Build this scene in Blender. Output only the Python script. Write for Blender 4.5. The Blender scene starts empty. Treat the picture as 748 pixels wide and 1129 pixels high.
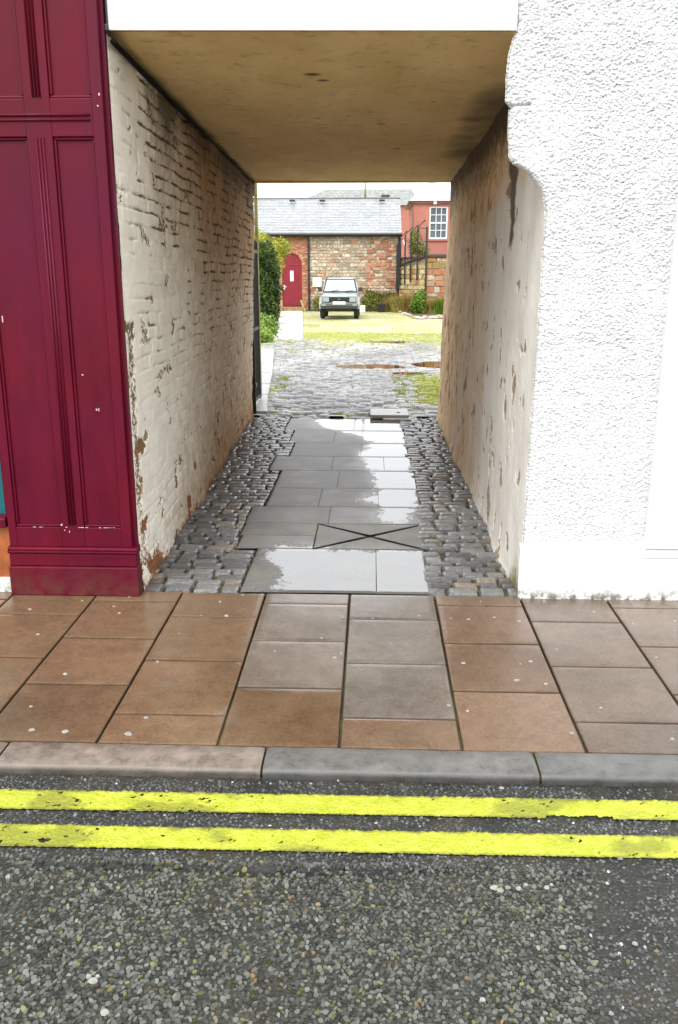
import bpy, bmesh, math, random
import numpy as np
from mathutils import Vector, Matrix

random.seed(7)
RNG = np.random.default_rng(11)
S = bpy.context.scene
COL = S.collection
PI = math.pi

# ------------------------------------------------------------------ noise helpers (numpy)
_T = np.random.default_rng(5).random((256, 256))
def vnoise(x, y, seed=0):
    x = np.asarray(x, float) + seed * 17.31; y = np.asarray(y, float) + seed * 9.77
    xi = np.floor(x).astype(int); yi = np.floor(y).astype(int)
    fx = x - xi; fy = y - yi
    fx = fx * fx * (3 - 2 * fx); fy = fy * fy * (3 - 2 * fy)
    a = _T[xi % 256, yi % 256]; b = _T[(xi + 1) % 256, yi % 256]
    c = _T[xi % 256, (yi + 1) % 256]; d = _T[(xi + 1) % 256, (yi + 1) % 256]
    return (a * (1 - fx) + b * fx) * (1 - fy) + (c * (1 - fx) + d * fx) * fy
def fbm(x, y, seed=0, oct=4):
    s = 0; a = .5; t = 0
    for k in range(oct):
        s = s + a * vnoise(np.asarray(x) * 2 ** k, np.asarray(y) * 2 ** k, seed + k * 3); t += a; a *= .5
    return s / t
def sstep(a, b, x):
    t = np.clip((x - a) / (b - a), 0, 1); return t * t * (3 - 2 * t)
def voronoi(x, y, seed=0, jit=.85):
    """F1, F2 distance and cell random value on a unit jittered grid"""
    xi = np.floor(x).astype(int); yi = np.floor(y).astype(int)
    f1 = np.full(x.shape, 9.); f2 = np.full(x.shape, 9.); cid = np.zeros(x.shape)
    for dx in (-1, 0, 1):
        for dy in (-1, 0, 1):
            cx = xi + dx; cy = yi + dy
            px = cx + .5 + jit * (_T[(cx + seed) % 256, cy % 256] - .5)
            py = cy + .5 + jit * (_T[cx % 256, (cy + 77 + seed) % 256] - .5)
            d = np.hypot(x - px, y - py)
            r = _T[(cx + 31) % 256, (cy + 131 + seed) % 256]
            closer = d < f1
            f2 = np.where(closer, f1, np.minimum(f2, d))
            cid = np.where(closer, r, cid); f1 = np.where(closer, d, f1)
    return f1, f2, cid

# ------------------------------------------------------------------ object helpers
def tag(o, label=None, cat=None, group=None, kind=None):
    if label: o['label'] = label
    if cat: o['category'] = cat
    if group: o['group'] = group
    if kind: o['kind'] = kind
    return o
def empty(name, loc=(0, 0, 0), rz=0, **k):
    o = bpy.data.objects.new(name, None); COL.objects.link(o)
    o.location = loc; o.rotation_euler = (0, 0, rz); o.empty_display_size = .1
    return tag(o, **k)
def link(name, me, mat, parent=None, smooth=False):
    if mat is not None:
        for m in (mat if isinstance(mat, (list, tuple)) else [mat]): me.materials.append(m)
    o = bpy.data.objects.new(name, me); COL.objects.link(o)
    if parent is not None:
        o.parent = parent
        o.matrix_parent_inverse = Matrix.Identity(4)
    if smooth: me.shade_smooth()
    return o
def fast_mesh(name, V, loops, sizes, attrs=None, flat=True):
    me = bpy.data.meshes.new(name)
    V = np.asarray(V, np.float32); loops = np.asarray(loops, np.int32); sizes = np.asarray(sizes, np.int32)
    me.vertices.add(len(V)); me.vertices.foreach_set('co', V.ravel())
    me.loops.add(len(loops)); me.loops.foreach_set('vertex_index', loops)
    me.polygons.add(len(sizes))
    st = np.concatenate([[0], np.cumsum(sizes)[:-1]]).astype(np.int32)
    me.polygons.foreach_set('loop_start', st)
    me.update(calc_edges=True)
    for k, a in (attrs or {}).items():
        a = np.asarray(a, np.float32)
        if a.ndim == 1:
            t = me.attributes.new(k, 'FLOAT', 'POINT'); t.data.foreach_set('value', a)
        else:
            c = np.ones((len(V), 4), np.float32); c[:, :3] = a
            t = me.attributes.new(k, 'FLOAT_COLOR', 'POINT'); t.data.foreach_set('color', c.ravel())
    me.validate()
    if flat: me.shade_flat()
    return me
def grid_mesh(name, P, attrs=None, keep=None, flip=False):
    """P: (n,m,3)"""
    n, m = P.shape[:2]
    idx = np.arange(n * m).reshape(n, m)
    q = np.stack([idx[:-1, :-1], idx[1:, :-1], idx[1:, 1:], idx[:-1, 1:]], -1).reshape(-1, 4)
    if keep is not None: q = q[keep.reshape(-1)]
    if flip: q = q[:, ::-1]
    at = {k: (a.reshape(-1) if a.ndim == 2 else a.reshape(-1, 3)) for k, a in (attrs or {}).items()}
    return fast_mesh(name, P.reshape(-1, 3), q.reshape(-1), np.full(len(q), 4), at, False)

class MB:
    def __init__(s): s.bm = bmesh.new()
    def box(s, x0, x1, y0, y1, z0, z1, bev=0, seg=2, M=None):
        r = bmesh.ops.create_cube(s.bm, size=1)
        vs = r['verts']
        for v in vs:
            v.co = Vector(((x0 + x1) / 2 + v.co.x * (x1 - x0), (y0 + y1) / 2 + v.co.y * (y1 - y0), (z0 + z1) / 2 + v.co.z * (z1 - z0)))
        if bev:
            es = list({e for v in vs for e in v.link_edges})
            bb = bmesh.ops.bevel(s.bm, geom=es, offset=bev, segments=seg, affect='EDGES', profile=.5)
            vs = list({v for f in bb['faces'] for v in f.verts} | {v for v in vs if v.is_valid})
        if M is not None:
            for v in vs: v.co = M @ v.co
        return s
    def tube(s, pts, r, n=8, cap=True):
        pts = [Vector(p) for p in pts]; rs = r if isinstance(r, (list, tuple)) else [r] * len(pts)
        rings = []
        for i, p in enumerate(pts):
            d = (pts[min(i + 1, len(pts) - 1)] - pts[max(i - 1, 0)]).normalized()
            a = Vector((0, 0, 1)) if abs(d.z) < .9 else Vector((1, 0, 0))
            u = d.cross(a).normalized(); w = d.cross(u)
            rings.append([s.bm.verts.new(p + rs[i] * (math.cos(2 * PI * k / n) * u + math.sin(2 * PI * k / n) * w)) for k in range(n)])
        for a, b in zip(rings, rings[1:]):
            for k in range(n): s.bm.faces.new((a[k], a[(k + 1) % n], b[(k + 1) % n], b[k]))
        if cap:
            s.bm.faces.new(rings[0][::-1]); s.bm.faces.new(rings[-1])
        return s
    def prism(s, poly, axis, a, b):
        """extrude 2D polygon along axis from a to b. axis 'y': poly is (x,z); 'x': (y,z); 'z': (x,y)"""
        def P(p, t): return {'y': (p[0], t, p[1]), 'x': (t, p[0], p[1]), 'z': (p[0], p[1], t)}[axis]
        A = [s.bm.verts.new(P(p, a)) for p in poly]; B = [s.bm.verts.new(P(p, b)) for p in poly]
        n = len(poly)
        for k in range(n): s.bm.faces.new((A[k], A[(k + 1) % n], B[(k + 1) % n], B[k]))
        s.bm.faces.new(A[::-1]); s.bm.faces.new(B)
        return s
    def loft(s, secs, cap=True):
        R = [[s.bm.verts.new(p) for p in q] for q in secs]
        n = len(R[0])
        for a, b in zip(R, R[1:]):
            for k in range(n): s.bm.faces.new((a[k], a[(k + 1) % n], b[(k + 1) % n], b[k]))
        if cap: s.bm.faces.new(R[0][::-1]); s.bm.faces.new(R[-1])
        return s
    def build(s, name, mat, parent=None, smooth=False, bev=0):
        bmesh.ops.recalc_face_normals(s.bm, faces=s.bm.faces[:])
        me = bpy.data.meshes.new(name); s.bm.to_mesh(me); s.bm.free()
        o = link(name, me, mat, parent, smooth)
        if bev:
            m = o.modifiers.new('bevel', 'BEVEL'); m.width = bev; m.segments = 2; m.limit_method = 'ANGLE'
        return o

# ------------------------------------------------------------------ material helpers
class N:
    def __init__(s, name):
        s.m = bpy.data.materials.new(name); s.m.use_nodes = True
        s.t = s.m.node_tree; s.b = s.t.nodes['Principled BSDF']
        s.coord = s.t.nodes.new('ShaderNodeTexCoord').outputs['Object']
    def lk(s, a, b): s.t.links.new(a, b)
    def setin(s, node, key, v):
        if v is None: return
        if hasattr(v, 'is_linked'): s.lk(v, node.inputs[key])
        else: node.inputs[key].default_value = v
    def noise(s, scale, detail=4, rough=.55, vec=None, stretch=None, dist=0):
        v = vec if vec is not None else s.coord
        if stretch:
            mp = s.t.nodes.new('ShaderNodeMapping'); s.lk(v, mp.inputs[0]); mp.inputs['Scale'].default_value = stretch; v = mp.outputs[0]
        n = s.t.nodes.new('ShaderNodeTexNoise'); s.lk(v, n.inputs['Vector'])
        n.inputs['Scale'].default_value = scale; n.inputs['Detail'].default_value = detail; n.inputs['Roughness'].default_value = rough
        n.inputs['Distortion'].default_value = dist
        return n.outputs['Fac']
    def voro(s, scale, feature='F1', out='Distance', stretch=None):
        v = s.coord
        if stretch:
            mp = s.t.nodes.new('ShaderNodeMapping'); s.lk(v, mp.inputs[0]); mp.inputs['Scale'].default_value = stretch; v = mp.outputs[0]
        n = s.t.nodes.new('ShaderNodeTexVoronoi'); n.feature = feature; s.lk(v, n.inputs['Vector']); n.inputs['Scale'].default_value = scale
        return n.outputs[out]
    def ramp(s, fac, stops):
        r = s.t.nodes.new('ShaderNodeValToRGB'); s.lk(fac, r.inputs[0])
        e = r.color_ramp.elements
        while len(e) < len(stops): e.new(.5)
        for k, (p, c) in enumerate(stops):
            e[k].position = p; e[k].color = (c, c, c, 1) if isinstance(c, (int, float)) else (*c, 1)
        return r.outputs[0]
    def rng(s, v, a, b, c=0., d=1.):
        n = s.t.nodes.new('ShaderNodeMapRange'); n.clamp = True
        s.setin(n, 0, v)
        for k, x in zip((1, 2, 3, 4), (a, b, c, d)): n.inputs[k].default_value = x
        return n.outputs[0]
    def math(s, op, a, b=None):
        n = s.t.nodes.new('ShaderNodeMath'); n.operation = op; s.setin(n, 0, a)
        if b is not None: s.setin(n, 1, b)
        return n.outputs[0]
    def mix(s, fac, a, b, mode='MIX'):
        n = s.t.nodes.new('ShaderNodeMix'); n.data_type = 'RGBA'; n.blend_type = mode
        s.setin(n, 0, fac)
        for k, v in ((6, a), (7, b)):
            if hasattr(v, 'is_linked'): s.lk(v, n.inputs[k])
            else: n.inputs[k].default_value = (*v, 1) if not isinstance(v, (int, float)) else (v, v, v, 1)
        return n.outputs[2]
    def attr(s, name, out='Fac'):
        n = s.t.nodes.new('ShaderNodeAttribute'); n.attribute_name = name; return n.outputs[out]
    def sep(s, axis):
        n = s.t.nodes.new('ShaderNodeSeparateXYZ'); s.lk(s.coord, n.inputs[0]); return n.outputs[axis]
    def bump(s, h, strength=.5, dist=.01):
        n = s.t.nodes.new('ShaderNodeBump'); s.lk(h, n.inputs['Height']); n.inputs['Strength'].default_value = strength; n.inputs['Distance'].default_value = dist
        s.lk(n.outputs[0], s.b.inputs['Normal']); return s
    def done(s, col=None, rough=None, metal=None, spec=None):
        if col is not None:
            if hasattr(col, 'is_linked'): s.lk(col, s.b.inputs['Base Color'])
            else: s.b.inputs['Base Color'].default_value = (*col, 1)
        s.setin(s.b, 'Roughness', rough); s.setin(s.b, 'Metallic', metal); s.setin(s.b, 'Specular IOR Level', spec)
        return s.m
def simple(name, c, rough=.6, var=.25, scale=6, bump=0, bscale=40, metal=0, spec=.5):
    n = N(name)
    f = n.noise(scale, 5)
    d = tuple(x * (1 - var) for x in c); l = tuple(min(1, x * (1 + var)) for x in c)
    col = n.mix(n.rng(f, .3, .7), d, l)
    if bump: n.bump(n.noise(bscale, 4), bump, .01)
    return n.done(col, n.rng(n.noise(scale * 2.3, 3), .3, .7, max(.02, rough - .08), min(1, rough + .08)), metal, spec)

# ------------------------------------------------------------------ materials
def m_maroon():
    n = N('maroon_gloss_paint')
    f = n.noise(3.5, 6, .6, stretch=(2, 2, .6)); g = n.noise(60, 4, stretch=(1, 1, .06))
    c = n.mix(n.rng(f, .3, .72), (.075, .0008, .010), (.115, .0015, .012))
    fade = n.math('MULTIPLY', n.rng(n.noise(1.3, 3), .45, .7), .5)
    c = n.mix(fade, c, (.075, .001, .026))
    chip = n.rng(n.noise(30, 5, .7, stretch=(1, 1, .45)), .765, .785)
    c = n.mix(chip, c, (.55, .38, .36))
    low = n.rng(n.sep(2), .03, .2, 1, 0)
    grime = n.math('MULTIPLY', low, n.rng(n.noise(14, 6, .7), .35, .65))
    c = n.mix(grime, c, (.09, .03, .02))
    n.bump(g, .30, .004)
    return n.done(c, n.rng(f, .3, .7, .35, .55), 0, .18)
M_MAROON = m_maroon()
M_CHIP = simple('bare_pale_undercoat', (.6, .45, .4), .7)
def m_white(name='white_masonry_paint', c=(.71, .71, .705)):
    n = N(name)
    f = n.noise(2.2, 6, .65); z = n.sep(2)
    col = n.mix(n.rng(f, .35, .75), c, tuple(x * .93 for x in c))
    low = n.math('MULTIPLY', n.rng(z, .0, .09, 1, 0), n.rng(n.noise(22, 6, .7), .42, .58))
    col = n.mix(low, col, (.05, .06, .02))
    col = n.mix(n.rng(n.noise(34, 6, .75), .70, .74), col, (.34, .3, .25))
    n.bump(n.noise(90, 3), .15, .004)
    return n.done(col, .75)
M_WHITE = m_white()
def m_rough():
    n = N('white_roughcast')
    z = n.sep(2)
    col = n.mix(n.rng(n.noise(1.7, 5), .4, .8), (.62, .63, .635), (.53, .54, .545))
    h = n.attr('h')
    col = n.mix(n.rng(h, .15, .01, 0, .8), col, (.27, .275, .28))   # shade between the pebbles, painted into the colour
    n.bump(n.noise(300, 2), .25, .002)
    return n.done(col, .85)
M_ROUGHCAST = m_rough()
def m_leftwall():
    n = N('old_whitewash_on_brick')
    a = n.noise(9, 6, .65); b = n.noise(45, 5, .65)
    col = n.mix(n.rng(a, .3, .7), (.87, .84, .76), (.76, .71, .60))
    st = n.math('ADD', n.attr('stain_shade'), n.math('MULTIPLY', n.math('SUBTRACT', a, .5), .7))
    col = n.mix(n.rng(st, .2, .8), col, (.37, .225, .105))
    col = n.mix(n.rng(n.attr('groove'), .3, .85, 0, .88), col, (.075, .048, .024))
    so = n.math('ADD', n.attr('soot_shade'), n.math('MULTIPLY', n.math('SUBTRACT', n.noise(14, 6, .7), .5), .9))
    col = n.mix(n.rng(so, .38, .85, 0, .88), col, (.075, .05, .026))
    pe = n.math('ADD', n.attr('peel'), n.math('MULTIPLY', n.math('SUBTRACT', b, .5), .9))
    under = n.mix(n.rng(n.noise(18, 4), .35, .65), (.27, .095, .032), (.16, .09, .045)); under = n.mix(n.rng(n.sep(2), .35, 1.1), under, (.17, .115, .06))
    col = n.mix(n.rng(pe, .53, .6), col, under)
    n.bump(n.noise(70, 6, .7), .5, .006)
    return n.done(col, .8, 0, .3)
M_LEFT = m_leftwall()
def m_rightwall():
    n = N('stained_lime_plaster')
    a = n.noise(4, 6, .65, stretch=(1, 1, .4)); b = n.noise(40, 5, .7, stretch=(1, 1, .4))
    col = n.mix(n.rng(a, .3, .7), (.80, .78, .74), (.66, .62, .55))
    st = n.math('ADD', n.attr('stain_shade'), n.math('MULTIPLY', n.math('SUBTRACT', a, .5), .9))
    col = n.mix(n.rng(st, .2, .75), col, n.mix(n.rng(n.noise(5, 6, .7), .38, .62), (.82, .62, .40), (.62, .38, .18)))
    so = n.math('ADD', n.attr('soot_shade'), n.math('MULTIPLY', n.math('SUBTRACT', n.noise(16, 6, .7), .5), .8))
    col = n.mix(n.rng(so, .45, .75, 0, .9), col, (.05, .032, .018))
    pe = n.math('ADD', n.attr('peel'), n.math('MULTIPLY', n.math('SUBTRACT', b, .5), .7))
    col = n.mix(n.rng(pe, .5, .64, 0, .85), col, (.22, .13, .07))
    mo = n.math('ADD', n.attr('moss'), n.math('MULTIPLY', n.math('SUBTRACT', b, .5), .8))
    col = n.mix(n.rng(mo, .4, .8, 0, .9), col, (.14, .15, .02))
    n.bump(n.noise(40, 6, .7), .45, .006)
    return n.done(col, .8, 0, .3)
M_RIGHT = m_rightwall()
def m_ceiling():
    n = N('tan_ceiling_boards')
    a = n.noise(3, 6, .65, stretch=(1, .5, 1)); b = n.noise(11, 6, .7)
    col = n.mix(n.rng(a, .3, .7), (.70, .49, .21), (.88, .66, .34))
    col = n.mix(n.rng(b, .55, .75, 0, .65), col, (.30, .18, .06))
    col = n.mix(n.rng(n.attr('soot_shade'), .3, .8, 0, .9), col, (.035, .026, .012))
    n.bump(n.noise(25, 5), .25, .006)
    return n.done(col, .8, 0, .2)
M_CEIL = m_ceiling()
def m_asphalt():
    n = N('dark_tar_binder')
    a = n.noise(5, 6, .65); b = n.noise(120, 4, .7)
    col = n.mix(n.rng(a, .35, .7), (.009, .010, .007), (.028, .025, .013))
    col = n.mix(n.rng(n.noise(2.3, 4), .55, .72, 0, .6), col, (.055, .04, .016))
    col = n.mix(n.rng(b, .5, .7, 0, .8), col, (.09, .095, .092))
    col = n.mix(n.rng(n.attr('band'), .3, .7, 0, .75), col, (.018, .02, .021))
    n.bump(n.math('ADD', b, n.noise(45, 4)), .9, .006)
    return n.done(col, n.rng(a, .35, .65, .35, .6))
M_ASPHALT = m_asphalt()
def m_chip():
    n = N('road_chippings')
    c = n.attr('Col', 'Color')
    n.bump(n.noise(260, 3), .25, .002)
    return n.done(c, n.rng(n.noise(40, 2), .35, .65, .18, .4))
M_CHIPPING = m_chip()
def m_yellow():
    n = N('yellow_road_paint')
    a = n.noise(18, 5, .65); b = n.noise(130, 4, .7)
    col = n.mix(n.rng(a, .3, .7), (.33, .37, .010), (.46, .49, .06))
    col = n.mix(n.rng(b, .55, .7, 0, .8), col, (.17, .17, .02))
    col = n.mix(n.attr('wear'), col, (.14, .14, .02))
    n.bump(b, .6, .005)
    return n.done(col, .5)
M_YELLOW = m_yellow()
def m_flag():
    n = N('wet_red_sandstone_flags')
    t = n.attr('Col', 'Color')
    a = n.noise(2.6, 6, .6); b = n.noise(220, 3, .8); c = n.noise(13, 6, .7)
    col = n.mix(n.rng(n.math('ADD', n.math('MULTIPLY', c, .4), n.math('MULTIPLY', n.noise(75, 5, .7), .6)), .38, .62), n.mix(1, t, (.70, .68, .64), 'MULTIPLY'), n.mix(1, t, (1.16, 1.14, 1.12), 'MULTIPLY'))
    col = n.mix(n.rng(b, .56, .72, 0, .55), col, (.09, .065, .045))
    col = n.mix(n.rng(a, .58, .72, 0, .45), col, (.17, .14, .11))
    n.bump(n.math('ADD', n.math('MULTIPLY', b, .35), n.noise(9, 4)), .22, .005)
    wet = n.rng(n.noise(1.9, 4), .38, .62, .10, .34)
    dmp = n.rng(n.noise(1.15, 6, .65), .44, .62); col = n.mix(n.math('MULTIPLY', dmp, .55), col, n.mix(1, col, (.5, .48, .46), 'MULTIPLY')); wet = n.math('SUBTRACT', wet, n.math('MULTIPLY', dmp, .08))
    rim = n.rng(n.attr('rim'), .2, .9); wet = n.math('ADD', wet, n.math('MULTIPLY', rim, .6))
    return n.done(col, wet, 0, n.math('SUBTRACT', .6, n.math('MULTIPLY', rim, .55)))
M_FLAG = m_flag()
M_JOINT = (lambda n: n.done(n.mix(n.rng(n.noise(6, 5), .42, .58), (.05, .04, .03), (.075, .085, .012)), .9))(N('mossy_joint_dirt'))
def m_kerb():
    n = N('worn_kerb_stone')
    t = n.attr('Col', 'Color')
    c = n.noise(14, 6, .7); b = n.noise(180, 3, .8)
    col = n.mix(n.rng(c, .35, .65), n.mix(1, t, (.65, .65, .65), 'MULTIPLY'), n.mix(1, t, (1.2, 1.2, 1.2), 'MULTIPLY'))
    col = n.mix(n.rng(b, .58, .72, 0, .6), col, (.04, .035, .03))
    n.bump(n.math('ADD', b, c), .3, .005)
    return n.done(col, n.rng(c, .4, .6, .25, .5))
M_KERB = m_kerb()
def m_sett():
    n = N('dark_whinstone_setts')
    t = n.attr('Col', 'Color'); b = n.noise(70, 5, .7)
    col = n.mix(n.rng(b, .3, .7), n.mix(1, t, (.55, .55, .55), 'MULTIPLY'), n.mix(1, t, (1.35, 1.35, 1.35), 'MULTIPLY'))
    n.bump(n.math('ADD', b, n.noise(18, 3)), .45, .006)
    return n.done(col, n.rng(n.noise(9, 4), .35, .65, .10, .34), 0, .65)
M_SETT = m_sett()
def m_slab():
    n = N('grey_passage_slabs')
    w = n.math('ADD', n.attr('wet'), n.math('MULTIPLY', n.math('SUBTRACT', n.noise(6, 9, .75, stretch=(1, .8, 1)), .5), 2.3))
    w = n.rng(w, .42, .58)
    a = n.noise(5, 6, .65); b = n.noise(170, 3, .75); t = n.attr('Col', 'Color')
    col = n.mix(n.rng(a, .3, .7), n.mix(1, t, (.75, .75, .75), 'MULTIPLY'), n.mix(1, t, (1.2, 1.2, 1.2), 'MULTIPLY'))
    col = n.mix(n.rng(b, .54, .7, 0, .7), col, (.04, .04, .04))
    col = n.mix(n.rng(n.noise(3.2, 6, .7), .42, .62, 0, .7), col, (.19, .17, .14)); col = n.mix(n.rng(n.noise(60, 4, .8), .68, .72), col, (.30, .29, .27))
    pit = n.rng(n.voro(42), .12, .3, 1, 0)
    col = n.mix(n.math('MULTIPLY', n.attr('tool'), n.math('MULTIPLY', pit, .85)), col, (.02, .02, .02))
    damp = n.rng(n.math('ADD', n.attr('wet'), n.math('MULTIPLY', n.math('SUBTRACT', n.noise(4, 6, .7), .5), 1.6)), .05, .5)
    col = n.mix(n.math('MULTIPLY', damp, .55), col, n.mix(1, col, (.45, .45, .45), 'MULTIPLY')); col = n.mix(n.math('MULTIPLY', w, .35), col, (.13, .13, .13))
    h = n.math('ADD', n.math('MULTIPLY', b, .4), n.math('MULTIPLY', a, .8))
    h = n.math('SUBTRACT', h, n.math('MULTIPLY', n.attr('tool'), n.math('MULTIPLY', pit, 1.2)))
    h = n.math('MULTIPLY', h, n.math('SUBTRACT', 1., n.math('MULTIPLY', w, .93)))
    n.bump(h, .3, .006)
    r = n.math('SUBTRACT', n.math('SUBTRACT', .46, n.math('MULTIPLY', damp, .16)), n.math('MULTIPLY', w, .28))
    sp = n.math('ADD', .45, n.math('MULTIPLY', w, .55))
    return n.done(col, r, 0, sp)
M_SLAB = m_slab()
def m_court():
    n = N('wet_courtyard_cobbles')
    t = n.attr('Col', 'Color')
    b = n.noise(30, 5, .7)
    col = n.mix(n.rng(b, .3, .7), n.mix(1, t, (.65, .65, .65), 'MULTIPLY'), n.mix(1, t, (1.3, 1.3, 1.3), 'MULTIPLY'))
    mo = n.math('ADD', n.attr('moss'), n.math('MULTIPLY', n.math('SUBTRACT', n.noise(4, 6, .7), .5), 1.1))
    mo = n.rng(mo, .38, .58)
    mc = n.mix(n.rng(n.noise(9, 5), .35, .65), (.20, .24, .02), (.33, .32, .07))
    col = n.mix(mo, col, mc)
    mud = n.rng(n.attr('mud'), .40, .52)
    col = n.mix(mud, col, (.09, .038, .012))
    n.bump(n.math('MULTIPLY', n.math('ADD', b, n.noise(90, 3)), n.math('SUBTRACT', 1., mud)), .5, .01)
    r = n.rng(n.noise(2.1, 4), .35, .65, .06, .24)
    r = n.mix(mo, r, .9); r = n.mix(mud, r, .03)
    return n.done(col, r, 0, .9)
M_COURT = m_court()
M_PATH = simple('pale_concrete_path', (.52, .50, .47), .6, .15, 3, .2)
M_STEPSTONE = simple('grey_paving_strip', (.36, .36, .35), .35, .18, 5, .3)
M_GROUND = simple('rough_earth_ground', (.13, .11, .06), .9, .3, .5)
M_BLACK = simple('black_painted_iron', (.012, .012, .013), .45, .3, 12)
M_TAR = simple('black_cable_sheath', (.010, .009, .008), .9, .3, 12, spec=.1)
M_WOOD = simple('mossy_timber', (.26, .25, .07), .85, .4, 9, .4)
M_PLASTICW = simple('white_plastic', (.78, .78, .76), .4, .06)
M_GLASSD = simple('dark_window_glass', (.006, .10, .12), .05, .2, 2)
M_RISER = simple('orange_brown_tiles', (.30, .085, .02), .4, .4, 9)
M_BRICKBASE = simple('weathered_brown_mortar', (.33, .26, .19), .9, .3, 4, .4)
M_REDMORTAR = simple('red_mortar', (.36, .19, .13), .9, .25, 5, .4)
def m_stone(name='rubble_sandstone'):
    n = N(name)
    t = n.attr('Col', 'Color'); b = n.noise(9, 6, .7)
    col = n.mix(n.rng(b, .3, .7), n.mix(1, t, (.6, .6, .6), 'MULTIPLY'), n.mix(1, t, (1.35, 1.35, 1.35), 'MULTIPLY'))
    n.bump(b, .6, .03)
    return n.done(col, .85, 0, .3)
M_STONE = m_stone()
def m_slate():
    n = N('pale_grey_slates')
    t = n.attr('Col', 'Color'); b = n.noise(5, 5, .7)
    col = n.mix(n.rng(b, .3, .7), n.mix(1, t, (.8, .8, .8), 'MULTIPLY'), n.mix(1, t, (1.15, 1.15, 1.15), 'MULTIPLY'))
    n.bump(b, .2, .01)
    return n.done(col, n.rng(b, .3, .7, .35, .5))
M_SLATE = m_slate()
def m_leaf(name, a, b):
    n = N(name)
    c = n.mix(n.attr('tint'), a, b)
    s = n.done(c, .5, 0, .35)
    try:
        n.b.inputs['Transmission Weight'].default_value = 0
        n.b.inputs['Subsurface Weight'].default_value = 0
    except Exception: pass
    tr = n.t.nodes.new('ShaderNodeBsdfTranslucent'); n.lk(c, tr.inputs[0])
    mx = n.t.nodes.new('ShaderNodeMixShader'); mx.inputs[0].default_value = .3
    out = n.t.nodes['Material Output']
    n.lk(n.b.outputs[0], mx.inputs[1]); n.lk(tr.outputs[0], mx.inputs[2]); n.lk(mx.outputs[0], out.inputs[0])
    return s
M_LEAF_DARK = m_leaf('dark_hedge_leaves', (.010, .028, .005), (.075, .13, .012))
M_LEAF_YEL = m_leaf('golden_leaves', (.18, .24, .02), (.46, .45, .05))
M_LEAF_LIME = m_leaf('lime_leaves', (.12, .24, .03), (.38, .50, .10))
M_LEAF_MID = m_leaf('green_leaves', (.05, .12, .01), (.20, .32, .03))
M_LEAF_STRAW = m_leaf('straw_leaves', (.20, .17, .04), (.42, .33, .09))
M_LEAF_OLIVE = m_leaf('olive_leaves', (.10, .12, .02), (.27, .27, .06))
M_TWIG = simple('brown_twigs', (.07, .045, .025), .9)

# ------------------------------------------------------------------ ground, road, pavement
ZR = -0.062      # road level at the kerb
P = np.zeros((2, 2, 3)); P[..., 0] = np.array([[-300, -300], [300, 300]]); P[..., 1] = np.array([[-300, 400], [-300, 400]]); P[..., 2] = -.16
tag(link('ground', grid_mesh('ground', P), M_GROUND), kind='structure')

def road_zones(x, y):
    """density of loose-looking chippings 0..1, and smooth dark repair band"""
    wob = .035 * (fbm(x * 3, y * 3, 3) - .5) * 2
    seam = np.exp(-((y - (2.285 + .015 * np.sin(x * 2) + wob * .5)) / .018) ** 2) * (x < .68) * sstep(.42, .55, fbm(x * 3 + 5, y * 0 + 3, 8) + .06)
    patch = sstep(.50, .64, x + (y - 1.7) * (-.15) + wob * 1.6)
    near_kerb = sstep(2.33, 2.37, y)
    return seam, patch, near_kerb
nx, ny = 700, 170
X, Y = np.meshgrid(np.linspace(-3.2, 3.2, nx), np.linspace(1.2, 2.79, ny), indexing='ij')
seam, patch, nk = road_zones(X, Y)
Z = ZR + .004 * (fbm(X * 9, Y * 9, 2) - .5) - .010 * seam
P = np.stack([X, Y, Z], -1)
road = tag(link('road', grid_mesh('road', P, {'band': np.clip(seam + .0 * patch, 0, 1)}), M_ASPHALT, None, True), kind='structure')
mb = MB(); mb.box(-60, 60, -7, 1.2, -.14, ZR - .002); mb.box(-60, -3.2, 1.2, 2.79, -.14, ZR - .002); mb.box(3.2, 60, 1.2, 2.79, -.14, ZR - .002)
o = mb.build('road_surface', M_ASPHALT, road)

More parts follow.
